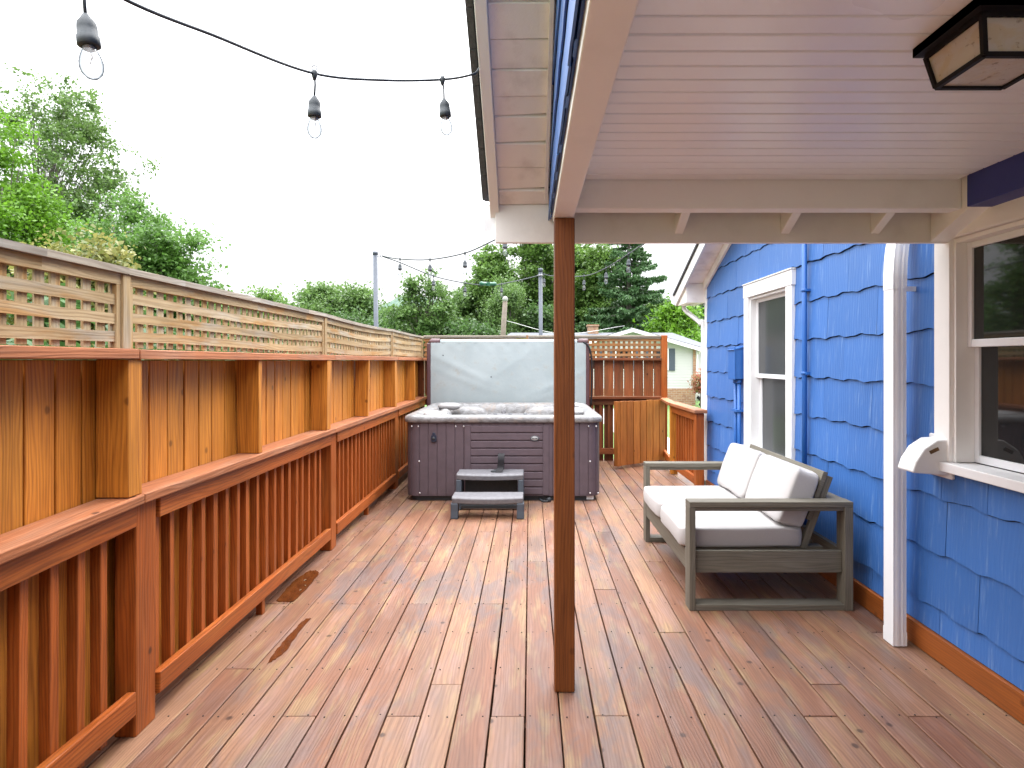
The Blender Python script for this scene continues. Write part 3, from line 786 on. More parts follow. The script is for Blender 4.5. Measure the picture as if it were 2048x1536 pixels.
def window(W, split, near, pane):
    y0, y1, z0, z1 = W
    mb = MB()
    for a, b in ((y0 - tr, y0), (y1, y1 + tr)): mb.box(TX, WX + .03, a, b, z0, z1, L=2)
    mb.box(TX - .004, WX + .03, y0 - tr - .01, y1 + tr + .006, z1 + .0005, z1 + .118, L=1)
    mb.box(TX - .012, WX + .03, y0 - tr - .015, y1 + tr + .012, z1 + .119, z1 + .130, L=1)
    wn = mb.build('window', 'white' if near else 'winwhite', house, bevel=.003)
    mb = MB(); mb.box(TX - .035, WX + .07, y0 - tr - .02, y1 + tr + .02, z0 - .045, z0 - .001, L=1); mb.build('sill', 'winwhite', wn, bevel=.004)
    mb = MB(); xo, xi = WX + .031, WX + .13
    mb.box(TX + .02, xi, y1 - .018, y1 - .0005, z0 + .002, z1 - .002); mb.box(TX + .02, xi, y0 + .0005, y0 + .018, z0 + .002, z1 - .002)
    mb.box(TX + .021, xi, y0 + .019, y1 - .019, z1 - .022, z1 - .003); mb.build('jamb', 'white' if near else 'winwhite', wn)
    fr = .034; A, B = y0 + .019, y1 - .019; zt, zb = z1 - .023, z0 + .003
    def sash(x, lo, hi, m):
        mb = MB(); f = .03
        mb.box(x, x + .028, A, A + f, lo, hi); mb.box(x, x + .028, B - f, B, lo, hi)
        mb.box(x, x + .028, A + f + .0005, B - f - .0005, hi - f, hi); mb.box(x, x + .028, A + f + .0005, B - f - .0005, lo, lo + f + .006)
        mb.build('sash', m, wn, bevel=.003)
        mb = MB(); mb.box(x + .012, x + .016, A + f - .003, B - f + .003, lo + f, hi - f + .003); mb.build('pane', pane, wn)
    sash(xo + .0, split - .02, zt, 'metalwhite'); sash(xo + .034, zb, split + .02, 'metalwhite')
    mb = MB(); mb.box(xi + .06, xi + .08, y0 - .1, y1 + .1, z0 - .1, z1 + .1); mb.build('dark_interior', 'dark', wn)  # black sheet standing in for the unlit room behind the panes
window(W1, 1.565, True, 'pane'); window(W2, 1.35, False, 'screen')

mb = MB(); mb.box(-1.9, 2.0, -2.4, -2.27, -.3, 2.5); mb.build('added_rear_wall', 'tan', house)  # added unseen wall behind the camera, blocks light on faces turned towards it
# far gable overhang of the house
def ry(y, d=0): return 2.337 + .39 * (7.19 - y) + d
YE, YR = 7.66, 2.795
mb = MB(); mb.prism([(YE, ry(YE, .0)), (YR, ry(YR, 0)), (YR, ry(YR, .13)), (YE, ry(YE, .13))], 1.775, 1.80); mb.build('rake_board', 'winwhite', house)
mb = MB(); y = YE - .01
while y > 3.2:
    b = .132 / 1.073; mb.prism([(y, ry(y, .045)), (y - b + .005, ry(y - b + .005, .045)), (y - b + .005, ry(y - b + .005, .065)), (y, ry(y, .065))], 1.801, WX + .02); y -= b
mb.build('soffit', 'soffit', house)
mb = MB(); mb.prism([(7.17, ry(7.17, -.055)), (YR, ry(YR, -.055)), (YR, ry(YR, .04)), (7.17, ry(7.17, .04))], WX - .04, WX - .016); mb.build('frieze_board', 'soffit', house)
mb = MB(); mb.prism([(YE - .012, ry(YE) + .0), (7.21, ry(YE) + .0), (7.21, ry(7.21, .04)), (YE - .012, ry(YE, .04))], 1.803, 2.02); mb.build('eave_return', 'soffit', house)
mb = MB(); mb.prism([(YE + .04, ry(YE + .04, .132)), (YR, ry(YR, .132)), (YR, ry(YR, .16)), (YE + .04, ry(YE + .04, .16))], 1.755, 9.2)
mb.prism([(YR - .001, ry(YR, .132)), (-2.05, 2.337 - .39 * .45 + .132), (-2.05, 2.337 - .39 * .45 + .16), (YR - .001, ry(YR, .16))], 1.755, 9.2)
mb.build('roof', 'shingle', house)
mb = MB(); mb.prism([(YE + .005, 2.17), (YE + .115, 2.2), (YE + .115, 2.29), (YE + .105, 2.29), (YE + .1, 2.21), (YE + .015, 2.185), (YE + .015, 2.29), (YE + .005, 2.29)], 1.76, 9.0); mb.build('gutter', 'metalwhite', house)
mb = MB(); mb.tube(curve([(1.9, YE + .06, 2.17), (1.92, YE + .05, 2.1), (2.0, 7.32, 1.92), (2.02, 7.28, 1.8), (2.02, 7.27, 0)], 6), .028, 10); mb.build('far_downspout', 'metalwhite', house)

# things fixed to the house wall
dsp = thing('downspout', (1.915, 3.28, 0), 'white ribbed square downspout standing on the deck beside the near window', 'downspout')
mb = MB()
def dsl(xc, yc, z, hx=.034, hy=.044):
    pts = []
    for i in range(8):   # front face ribs (towards -Y)
        x = -hx + 2 * hx * i / 7; pts.append((xc + x, yc - hy - (.0022 if i in (2, 3, 5) else 0), z))
    for i in range(8):
        y = -hy + 2 * hy * i / 7; pts.append((xc + hx, yc + y, z))
    for i in range(8): pts.append((xc + hx - 2 * hx * i / 7, yc + hy, z))
    for i in range(10):
        y = hy - 2 * hy * i / 9; pts.append((xc - hx - 0, yc + y, z))
    return pts
mb.loops([dsl(1.915, 3.28, z) for z in (.006, .6, 1.2, 1.86)], smooth=False, capstart=True)
mb.build('pipe', 'metalwhite', dsp)
mb = MB(); mb.loops([dsl(1.915, 3.28, 1.855, .036, .046), dsl(1.916, 3.28, 1.93, .036, .046), dsl(1.921, 3.283, 2.0, .036, .046), dsl(1.93, 3.287, 2.07, .036, .046), dsl(1.946, 3.29, 2.15, .036, .046), dsl(1.975, 3.30, 2.3, .036, .046)], smooth=False); mb.build('elbow', 'metalwhite', dsp)
mb = MB(); mb.loops([dsl(1.915, 3.28, .004, .036, .046), dsl(1.915, 3.28, .075, .036, .046)], smooth=False); mb.build('foot_collar', 'metalwhite', dsp)
mb = MB(); mb.box(1.95, 2.028, 3.27, 3.285, 1.845, 1.87); mb.build('bracket', 'metalwhite', dsp)

vent = thing('vent_hood', (2.01, 3.06, 1.0), 'white plastic wall vent hood between the downspout and the near window', 'vent')
mb = MB(); prof = [(2.012, 1.105), (1.945, 1.10), (1.885, 1.06), (1.845, 1.0), (1.83, .955), (1.83, .945), (2.012, .93)]
mb.prism(prof, 2.985, 3.115, ax=1)
mb.build('hood', 'winwhite', vent, bevel=.008, seg=3)
mb = MB(); mb.box(2.0, 2.018, 2.965, 3.135, .915, 1.12); mb.build('flange', 'winwhite', vent, bevel=.006)
mb = MB(); mb.obox((1.93, 2.983, 1.052), (.045, .004, .016), Matrix.Rotation(R(-25), 3, 'Y')); mb.build('vent_slot', 'brown', vent)

ebox = thing('electrical_box', (1.98, 5.95, 1.3), 'blue painted electrical box with two conduits beside the far window', 'electrical box')
mb = MB(); mb.box(1.925, 2.016, 5.86, 6.04, 1.31, 1.60); mb.build('box', 'bluepaint', ebox, bevel=.004)
mb = MB(); mb.box(1.916, 1.9245, 5.85, 6.05, 1.305, 1.615); mb.prism([(1.905, 1.59), (2.016, 1.625), (2.016, 1.605), (1.905, 1.58)], 5.85, 6.05, ax=1); mb.build('lid', 'bluepaint', ebox, bevel=.004)
for y in (5.9, 6.0):
    mb = MB(); mb.tube([(1.975, y, 1.312), (1.975, y, .1)], .018, 10); mb.lathe([(.026, 0), (.026, .04)], (1.975, y, 1.27), 10); mb.build('conduit', 'bluepaint', ebox)
mb = MB(); mb.box(1.94, 2.015, 5.87, 6.03, 1.0, 1.02); mb.build('strap', 'bluepaint', ebox)
cpipe = thing('conduit_pipe', (1.985, 4.52, 0), 'thin blue painted pipe running up the siding right of the far window', 'pipe')
mb = MB(); mb.tube([(1.985, 4.52, .1), (1.985, 4.52, 3.0)], .018, 12); mb.build('pipe', 'bluepaint', cpipe)
for z in (.55, 1.38, 1.98):
    mb = MB(); mb.lathe([(.0215, 0), (.0215, .022)], (1.985, 4.52, z), 12); mb.box(1.983, 2.014, 4.485, 4.555, z + .002, z + .02); mb.build('pipe_clamp', 'bluepaint', cpipe)

# ------------------------------------------------------------------ porch
porch = thing('porch_roof', (1.0, 1.2, 2.1), 'cream painted porch roof with beadboard ceiling overhead on the right', 'porch roof')
mb = MB(); mb.box(.109, .2, 2.786, 2.877, .002, 2.119, L=2); pp = mb.build('porch_post', 'post', porch, bevel=.005)
mb = MB(); mb.box(.109, .2, -.5, -.41, .002, 2.119, L=2); mb.build('porch_post', 'post', porch, bevel=.005)
mb = MB(); mb.box(.105, .196, -.55, 2.878, 2.12, 2.29, L=1); mb.build('side_beam', 'white', porch, bevel=.005)
mb = MB(); mb.box(.197, 1.9, 2.75, 2.83, 2.15, 2.3, L=0); mb.build('cross_beam', 'white', porch, bevel=.005)
mb = MB(); mb.box(.197, 1.9, -.55, -.47, 2.15, 2.3, L=0); mb.build('cross_beam', 'white', porch, bevel=.005)
mb = MB(); y = 2.748
while y > -.4:
    xs_ = [.1965] + ([random.uniform(.4, 1.7)] if random.random() < .16 else []) + [1.879]
    for xa_, xb_ in zip(xs_[:-1], xs_[1:]):
        dz_ = random.uniform(-.0006, .0006); mb.box(xa_ + .0008, xb_ - .0008, y - .0815 + .0035, y - .0035, 2.276 + dz_, 2.29, L=0)
    y -= .0815
mb.box(.1965, 1.879, -.468, 2.748, 2.2845, 2.31); mb.build('ceiling', 'bead', porch, bevel=.0035, seg=2)
mb = MB(); mb.box(1.88, 2.012, -.465, 2.69, 2.143, 2.30, L=1); mb.build('ledger', 'navy', porch, bevel=.003)
PS = .6; EY = 2.97; RY = .95
def sz(y, d=0): return 2.22 + PS * (EY - y) + d
for X in (.707, 1.21, 1.637):
    mb = MB(); mb.prism([(2.832, 2.15), (2.968, 2.083), (2.968, 2.21), (2.832, 2.30)], X - .021, X + .021); mb.build('rafter', 'white', porch, bevel=.003)
mb = MB(); mb.prism([(2.692, 2.148), (2.968, 2.045), (2.968, 2.2), (2.832, 2.3), (2.692, 2.3)], 1.901, 1.99); mb.build('rafter', 'white', porch, bevel=.003)
mb = MB(); mb.box(-.165, 2.0, EY, EY + .028, 2.042, 2.262, L=0); mb.build('fascia_board', 'fasciapaint', porch, bevel=.003)
# soffit boards under the rake, individually placed, with old gaps
mb = MB(); yy = [2.967, 2.89, 2.777, 2.665, 2.55, 2.467, 2.366, 2.264, 2.149, 2.03, 1.92, 1.8, 1.69, 1.57, 1.46, 1.34, 1.23, 1.12, 1.0]
for i, (a, b) in enumerate(zip(yy[:-1], yy[1:])):
    g0 = random.uniform(.003, .006); g1 = g0 + random.uniform(-.001, .004) + (.010 if i in (1, 3, 4) else 0)
    dz = random.uniform(-.004, .004)
    mb.hexa([(x, y, sz(y, dz + t_)) for t_ in (0, .018) for (y0, y1) in ((b + .001, a),) for (f_) in (0, 1) for (x, y) in ((-.146, y0 if f_ == 0 else y1 - g0), (.09, y0 if f_ == 0 else y1 - g1))], 0)
mb.build('soffit', 'soffit', porch, bevel=.002)
mb = MB(); mb.prism([(EY + .0, sz(EY, .02)), (RY, sz(RY, .02)), (RY, sz(RY, .03)), (EY, sz(EY, .03))], -.14, .1); mb.build('soffit_backing', 'dark', porch)
mb = MB(); mb.prism([(EY + .03, sz(EY + .03, -.035)), (RY, sz(RY, -.035)), (RY, sz(RY, .10)), (EY + .03, sz(EY + .03, .10))], -.19, -.1465); mb.build('rake_board', 'white', porch, bevel=.003)
mb = MB(); mb.prism([(EY - .06, sz(EY - .06, -.028)), (RY, sz(RY, -.028)), (RY, sz(RY, -.002)), (EY - .06, sz(EY - .06, -.002))], .066, .084); mb.build('soffit_trim', 'soffit', porch, bevel=.002)
mb = MB(); mb.prism([(EY + .1, sz(EY + .1, .104)), (RY, sz(RY, .104)), (RY, sz(RY, .135)), (EY + .1, sz(EY + .1, .135))], -.222, 2.3)
mb.prism([(RY - .001, sz(RY, .104)), (-.8, sz(RY, .104) - .75 * (RY + .8)), (-.8, sz(RY, .135) - .75 * (RY + .8)), (RY - .001, sz(RY, .135))], -.222, 2.3)
mb.build('roof', 'shingle', porch)
mb = MB()
y = EY + .08
while y > RY:
    mb.prism([(y, sz(y, .09)), (y - .13, sz(y - .13, .09)), (y - .13, sz(y - .13, .15)), (y, sz(y, .158))], -.232, -.205); y -= .135
mb.build('shingle_edge', 'shingle', porch, bevel=.003)
mb = MB()
poly = [(RY, 2.16), (2.955, 2.16), (2.955, sz(2.955, -.004)), (RY, sz(RY, -.004))]
mb.prism(poly, .098, .104); mb.prism([(-.5, 2.16), (RY - .001, 2.16), (RY - .001, sz(RY, -.004)), (-.5, sz(RY, -.004) - .75 * (RY + .5))], .098, .104); mb.build('gable_sheathing', 'bluepaint', porch)
mb = MB(); siding(mb, .0975, RY, 2.96, 2.145, 6, [], lambda y: sz(y, -.003), zref=2.145, exp=.2, out=.012, ph=.2); mb.build('gable_siding', 'blue', porch)
mb = MB(); mb.prism([(EY + .03, 2.1), (EY + .14, 2.13), (EY + .14, 2.23), (EY + .13, 2.23), (EY + .125, 2.14), (EY + .04, 2.115), (EY + .04, 2.23), (EY + .03, 2.23)], -.215, 1.9); mb.prism([(EY + .03, 2.1), (EY + .14, 2.13), (EY + .14, 2.23), (EY + .03, 2.23)], -.219, -.2155); mb.build('gutter', 'metalwhite', porch)

# ceiling lantern
LC = Vector((1.095, 1.475, 2.276))
lan = thing('ceiling_lantern', LC, 'black framed square ceiling lantern with frosted glass under the porch ceiling', 'ceiling light')
def sq(h, z): return [(LC.x + a * h, LC.y + b * h, z) for a, b in ((-1, -1), (1, -1), (1, 1), (-1, 1))]
mb = MB(); mb.loops([sq(.119, 2.275), sq(.119, 2.252), sq(.104, 2.250)], smooth=False, capstart=False, capend=True); mb.loops([sq(.119, 2.252), sq(.119, 2.275)], smooth=False, capend=True)
ns = 12
for a, b, dx, dy in ((-1, -1, 1, 0), (1, -1, 0, 1), (1, 1, -1, 0), (-1, 1, 0, -1)):
    for k in range(ns):
        s0 = -1 + 2 * k / ns; w_ = .101 / ns
        c = Vector((LC.x, LC.y, 2.249)) + Vector((dx, dy, 0)) * (.101 * (s0 + 1 / ns)) + Vector((dy, -dx, 0)) * .101
        pts = [c + Vector((dx, dy, 0)) * (w_ * q) + Vector((0, 0, -.008 * math.sqrt(max(0, 1 - q * q)) - .006)) for q in (-1, -.6, -.2, .2, .6, 1)]
        top_ = [c + Vector((dx, dy, 0)) * (w_ * q) + Vector((0, 0, .003)) for q in (1, -1)]
        mb.face(pts + top_)
mb.build('mounting_plate', 'black', lan)
h1, h0, z1, z0 = .098, .0825, 2.244, 2.162
mb = MB(); top4, bot4 = sq(h1, z1), sq(h0, z0)
for k in range(4):
    a, b = Vector(top4[k]), Vector(bot4[k]); mb.beam(a, b, .011, .011, up=(0, 1, 0))
    mb.beam(bot4[k], bot4[(k + 1) % 4], .011, .011); mb.beam(top4[k], top4[(k + 1) % 4], .009, .012)
mb.build('frame', 'black', lan)
for k in range(4):
    mb = MB(); i_ = .985; T = [LC + (Vector(p) - LC) * i_ for p in top4]; B = [Vector((LC.x + (p[0] - LC.x) * i_, LC.y + (p[1] - LC.y) * i_, p[2])) for p in bot4]
    T = [Vector((LC.x + (p[0] - LC.x) * i_, LC.y + (p[1] - LC.y) * i_, p[2])) for p in top4]
    mb.face([T[k], B[k], B[(k + 1) % 4], T[(k + 1) % 4]]); mb.build('glass_pane', 'lampglass', lan, solid=.002)
mb = MB(); mb.face(sq(.08, z0 + .003)); mb.build('bottom_pane', 'lampglass', lan, solid=.002)
for dx in (-.035, .035):
    mb = MB(); mb.lathe([(.0, -.03), (.018, -.026), (.027, -.008), (.027, .008), (.018, .026), (.012, .034), (.012, .05), (0, .05)], (LC.x + dx, LC.y, 2.205), 16, axis=(1 if dx < 0 else -1, 0, .35)); mb.build('lamp_bulb', 'candle', lan)

# ------------------------------------------------------------------ hot tub
TX0, TX1, TY0, TY1 = -1.335, .765, 6.58, 8.66
tcx, tcy = (TX0 + TX1) / 2, (TY0 + TY1) / 2; ha, hb = (TX1 - TX0) / 2, (TY1 - TY0) / 2
tub = thing('hot_tub', (tcx, tcy, 0), 'large square hot tub with plum plank cabinet and marbled grey rim', 'hot tub')
def rrect(a, b, r, z, n=12, m=18, fn=None):
    pts = []
    for (sx, sy, t0) in ((1, -1, -90), (1, 1, 0), (-1, 1, 90), (-1, -1, 180)):
        for k in range(n + 1):
            t_ = R(t0 + 90 * k / n); pts.append([sx * (a - r) + r * math.cos(t_), sy * (b - r) + r * math.sin(t_)])
        # straight run to the next corner
        nx = {(1, -1): (a, b - r), (1, 1): (-(a - r), b), (-1, 1): (-a, -(b - r)), (-1, -1): (a - r, -b)}[(sx, sy)]
        p0 = pts[-1]
        for k in range(1, m): pts.append([p0[0] + (nx[0] - p0[0]) * k / m, p0[1] + (nx[1] - p0[1]) * k / m])
    out = []
    for p in pts:
        zz = z(p) if callable(z) else z
        out.append((tcx + p[0], tcy + p[1], zz))
    return out
# rim and basin
def lump(p): return .045 * math.sin(p[0] * 4.6 + 1.0) * math.cos(p[1] * 3.9) + .02 * math.sin(p[0] * 9 + p[1] * 7)
mb = MB(); L_ = []
for ins, z, r in ((.0, .832, .13), (-.008, .842, .135), (-.010, .866, .14), (-.004, .888, .14), (.018, .903, .13), (.05, .908, .12), (.085, .906, .12), (.095, .896, .12), (.13, .893, .14), (.15, .875, .16)):
    L_.append(rrect(ha - ins, hb - ins, r, z))
for ins, z, r in ((.165, .80, .2), (.185, .68, .22), (.22, .55, .25), (.5, .50, .25), (.62, .46, .2), (.66, .2, .15), (.7, .14, .15)):
    L_.append(rrect(ha - ins, hb - ins, r, (lambda p, z=z: z + (lump(p) if .3 < z < .75 else 0))))
mb.loops(L_, capend=True); mb.build('shell', 'marble', tub)
# raised back-rest ridges and pillows inside
for (x, y, sx, sy, sz_) in ((-1.06, 8.2, .15, .10, .05), (.55, 8.2, .16, .10, .05), (-1.08, 6.98, .10, .14, .04), (.52, 7.3, .10, .16, .05)):
    mb = MB()
    mb.grid(lambda u, v: (x + sx * math.copysign(abs(math.cos(2 * math.pi * u)) ** .6, math.cos(2 * math.pi * u)) * math.sin(math.pi * v) ** .7, y + sy * math.copysign(abs(math.sin(2 * math.pi * u)) ** .6, math.sin(2 * math.pi * u)) * math.sin(math.pi * v) ** .7, .885 + sz_ * math.cos(math.pi * v)), 24, 10)
    mb.build('pillow', 'pillow', tub)
for x, y in ((-.75, 8.37), (-.35, 8.385), (.1, 8.385)):
    mb = MB(); mb.lathe([(.0, -.004), (.03, -.004), (.034, .0), (.03, .006), (.012, .008), (0, .004)], (x, y - .02, .80), 14, axis=(0, -1, .3)); mb.build('jet', 'stepgrey', tub)
for x, w2, y, d2 in ((-.82, .27, 8.40, .12), (.20, .30, 8.40, .12), (-1.06, .10, 7.75, .3), (.52, .10, 7.75, .3)):
    mb = MB()
    mb.grid(lambda u, v: (x + w2 * math.cos(2 * math.pi * u) * math.sin(math.pi * v) ** .8, y + d2 * math.sin(2 * math.pi * u) * math.sin(math.pi * v) ** .8, .72 + .165 * math.cos(math.pi * v)), 28, 12); mb.build('seat_back', 'marble', tub)
# control panel
mb = MB(); mb.prism([(-.46, 6.66), (-.4, 6.625), (-.02, 6.625), (.04, 6.66), (.0, 6.71), (-.42, 6.71)], .9055, .914, ax=2); cp = mb.build('control_panel', 'stepgrey', tub, bevel=.004)
for x in (-.37, -.21, -.05):
    mb = MB(); mb.lathe([(.022, 0), (.02, .006), (0, .007)], (x, 6.668, .914), 12); mb.build('button', 'slate', cp)
# cabinet: planks with grooves round the perimeter
per = rrect(ha - .02, hb - .02, .13, 0, 10, 24); P2 = []; cum = 0
n_ = len(per)
PWD = .094
Ls = [0]
for k in range(n_): Ls.append(Ls[-1] + math.dist(per[k][:2], per[(k + 1) % n_][:2]))
tot = Ls[-1]; npl = round(tot / PWD); pw_ = tot / npl
def ppos(s):
    s %= tot
    for k in range(n_):
        if Ls[k] <= s <= Ls[k + 1] + 1e-9:
            f = (s - Ls[k]) / max(1e-9, Ls[k + 1] - Ls[k]); a = Vector(per[k]); b = Vector(per[(k + 1) % n_])
            d_ = (b - a).normalized(); return a + (b - a) * f, Vector((-d_.y, d_.x, 0))
ring = []
for i in range(npl):
    for fs, dep in ((.0, .007), (.025, .007), (.05, 0), (.3, 0), (.5, 0), (.7, 0), (.95, 0), (.975, .007)):
        p, nn = ppos((i + fs) * pw_); ring.append((p, nn, dep))
def rl(z, ins=0): return [(p.x + nn.x * (dep + ins), p.y + nn.y * (dep + ins), z) for p, nn, dep in ring]
mb = MB(); mb.loops([rl(.05, .02), rl(.055, .002), rl(.08), rl(.4), rl(.8), rl(.833)], smooth=False); mb.build('cabinet', 'plum', tub)
mb = MB(); mb.loops([rrect(ha - .06, hb - .06, .1, z) for z in (.003, .052)], smooth=False); mb.build('plinth', 'rubber', tub)
# louvred access panel
fy = TY0 + .02
for xa_, xb_ in ((-.69, -.625), (.135, .2)):
    mb = MB(); mb.box(xa_, xb_, fy - .008, fy + .01, .065, .80, L=2); mb.build('panel_stile', 'plum', tub, bevel=.004)
mb = MB(); nl = 9; ph_ = .735 / nl
for k in range(nl):
    z = .066 + k * ph_
    mb.prism([(fy - .012, z + .012), (fy - .012, z + ph_ - .006), (fy + .01, z + ph_), (fy + .01, z + .001), (fy - .002, z + .003)], -.624, .134, ax=0)
mb.build('louvre_panel', 'plum', tub, bevel=.003)
# badge, clip, screws, sticker
mb = MB(); mb.lathe([(0, .004), (1, .004), (1, 0)], (0, 0, 0), 28, axis=(0, -1, 0), xd=(1, 0, 0))
mb.v = [(p[0] * .046 + .05, p[1] + fy - .013, p[2] * .027 + .665) for p in mb.v]; bd = mb.build('badge', 'badge', tub)
mb = MB(); mb.lathe([(.8, .0015), (.9, .003), (1.0, .0015)], (0, 0, 0), 28, axis=(0, -1, 0), xd=(1, 0, 0), cap=False); mb.v = [(p[0] * .046 + .05, p[1] + fy - .0175, p[2] * .027 + .665) for p in mb.v]
for k in range(5): mb.box(.022 + k * .0115, .030 + k * .0115, fy - .0185, fy - .017, .659 + (.003 if k in (2,) else 0), .671)
mb.build('badge_mark', 'slate', bd)
mb = MB(); mb.prism([(-1.043, .64), (-1.03, .625), (-1.0, .625), (-.987, .64), (-.987, .69), (-1.0, .705), (-1.005, .725), (-1.025, .725), (-1.03, .705), (-1.043, .69)], fy - .02, fy - .0005, ax=1); ck = mb.build('cover_clip', 'clip', tub, bevel=.004)
mb = MB(); mb.lathe([(.016, 0), (.016, .008), (.008, .01), (0, .01)], (-1.015, fy - .02, .665), 14, axis=(0, -1, 0)); mb.build('clip_lock', 'rubber', ck)
sc = None
for x, z in ((-1.18, .79), (-1.03 - .22, .79), (-.785, .79), (-.7, .79), (.16, .79), (.62, .79), (.7, .79), (-1.17, .42), (.635, .42), (-1.165, .085), (.18, .085), (.635, .085), (.72, .085)):
    if sc is None:
        mb = MB(); mb.lathe([(.009, 0), (.008, .004), (.0, .005)], (0, 0, 0), 10, axis=(0, -1, 0)); sc = mb.build('screw', 'chrome', tub, at=(0, 0, 0)); sc.location = Vector((x, fy - .001, z)) - Vector(tub.location); sc['_off'] = (x, fy, z)
    else: dup(sc, tub, (x, fy - .001, z))
mb = MB(); mb.box(.60, .675, fy + .035, fy + .038, .012, .05); mb.build('sticker', 'label', tub)
mb = MB(); mb.tube(curve([(.1, 6.63, .02), (.13, 6.56, .012), (.17, 6.54, .012), (.2, 6.56, .018)], 5), .009, 8); mb.lathe([(.018, 0), (.022, .01), (.022, .03), (.015, .04)], (.2, 6.56, .006), 12); mb.build('drain_hose', 'rubber', tub)

# cover, folded and standing behind the tub
cov = thing('spa_cover', (tcx, 8.8, .75), 'grey green vinyl hot tub cover folded upright behind the tub', 'spa cover')
CX0, CX1, CZ0, CZ1, YC = -1.385, .78, .70, 1.735, 8.72
def cv(u, v):
    x = CX0 + (CX1 - CX0) * u; z = CZ0 + (CZ1 - CZ0) * v
    d_ = .018 * math.sin(math.pi * v) * math.sin(math.pi * u)
    for (a, b, k, s) in ((.04, .80, 1.0, .007), (.06, .62, .8, .005), (.98, .6, -.9, .007), (.95, .45, -.8, .005), (.7, .95, -1.4, .003)):
        q = (z - CZ0) / 1.04 - (b - k * (u - a) * 1.0); d_ += s * math.exp(-(q / .06) ** 2) * math.exp(-((u - a - .17 * math.copysign(1, k)) / .2) ** 2)
    d_ += .003 * math.sin(u * 60) * math.exp(-((v - .97) / .06) ** 2)
    return (x, YC - d_, z)
mb = MB(); mb.grid(cv, 120, 70); mb.box(CX0 + .001, CX1 - .001, YC + .006, YC + .16, CZ0, CZ1 - .012); mb.build('cover_panel', 'cover', cov)
mb = MB(); mb.tube([(CX0 + .13, YC + .045, CZ1 + .003), (CX1 - .12, YC + .045, CZ1 + .003)], .045, 14); mb.build('fold_hinge', 'cover', cov)
for x0, x1 in ((CX0 - .055, CX0 - .001), (CX1 + .001, CX1 + .05)):
    mb = MB(); mb.box(x0, x1, YC - .01, YC + .17, CZ0, CZ1 - .005); mb.build('skirt', 'maroon', cov, bevel=.012)
for x0, x1 in ((CX0 - .02, CX0 + .125), (CX1 - .115, CX1 + .03)):
    mb = MB(); mb.tube([(x0, YC + .045, CZ1 + .0), (x0 + .03, YC + .045, CZ1 + .012), (x1, YC + .045, CZ1 + .012)], [.03, .048, .046], 14); mb.build('hinge_cap', 'maroon', cov)
mb = MB(); mb.tube(curve([(CX1 - .08, YC + .02, CZ1 + .02), (CX1 + .02, YC - .01, CZ1 - .03), (CX1 + .075, YC - .02, CZ1 - .2), (CX1 + .08, YC - .02, 1.2), (CX1 + .07, YC - .02, .86)], 8), .012, 8); mb.build('lifter_arm', 'black', cov)
for u, v in ((.08, .83), (.39, .54), (.42, .12)):
    p = Vector(cv(u, v)); mb = MB(); mb.lathe([(.009, 0), (.007, .003), (0, .003)], p, 8, axis=(0, -1, 0)); mb.build('eyelet', 'black', cov)

# tub steps
st = thing('spa_steps', (-.4, 6.15, 0), 'two tread grey plastic step stool in front of the hot tub', 'steps')
def tread(x0, x1, y0, y1, z1):
    mb = MB()
    def slab(u, v):
        return None
    L_ = []
    n_ = 14
    for i in range(n_ + 1):
        f = i / n_; x = x0 + (x1 - x0) * f; bow = .022 * (1 - (2 * f - 1) ** 2); dr = .006 * (1 - (2 * f - 1) ** 2)
        L_.append([(x, y0 - bow, z1 - .06 - dr), (x, y0 - bow - .004, z1 - .015 - dr), (x, y0 - bow + .012, z1 - dr), (x, y1, z1), (x, y1, z1 - .05)])
    mb.loops(L_, capend=True, capstart=True, smooth=False); return mb
tread(-.735, -.065, 5.865, 6.09, .205).build('tread', 'stepgrey', st, bevel=.006)
tread(-.735, -.065, 6.24, 6.50, .355).build('tread', 'stepgrey', st, bevel=.006)
for x in (-.745, -.125):
    mb = MB(); mb.prism([(5.84, .0), (5.92, 0), (5.95, .08), (5.96, .145), (5.855, .145), (5.85, .07)], x, x + .07); mb.build('front_leg', 'slate', st, bevel=.008); mb = MB(); mb.prism([(6.2, .0), (6.5, 0), (6.49, .295), (6.235, .295), (6.225, .2)], x + .005, x + .062); mb.build('back_leg', 'slate', st, bevel=.008)
mb = MB(); mb.box(-.665, -.13, 6.42, 6.44, .14, .29); mb.build('back_web', 'rubber', st)
mb = MB(); mb.box(-.68, -.13, 6.2, 6.23, .015, .05); mb.build('brace', 'rubber', st)
hnd = thing('strap_handle', (-.34, 6.42, .36), 'black looped strap handle standing on the top step of the stool', 'handle')
mb = MB()
lp = curve([(-.30, 6.475, .36), (-.30, 6.47, .44), (-.297, 6.44, .515), (-.295, 6.405, .525), (-.295, 6.375, .48), (-.30, 6.36, .40), (-.31, 6.32, .362)], 6)
Ls_ = [[(p.x - .033, p.y - .006, p.z - .002), (p.x + .033, p.y - .006, p.z - .002), (p.x + .033, p.y + .006, p.z + .003), (p.x - .033, p.y + .006, p.z + .003)] for p in lp]
mb.loops(Ls_, smooth=False, capend=True, capstart=True); mb.build('strap_loop', 'black', hnd, bevel=.003)
mb = MB(); mb.prism([(-.40, 6.33), (-.29, 6.32), (-.28, 6.45), (-.35, 6.46)], .3555, .366, ax=2); mb.build('strap_base', 'rubber', hnd, bevel=.003)

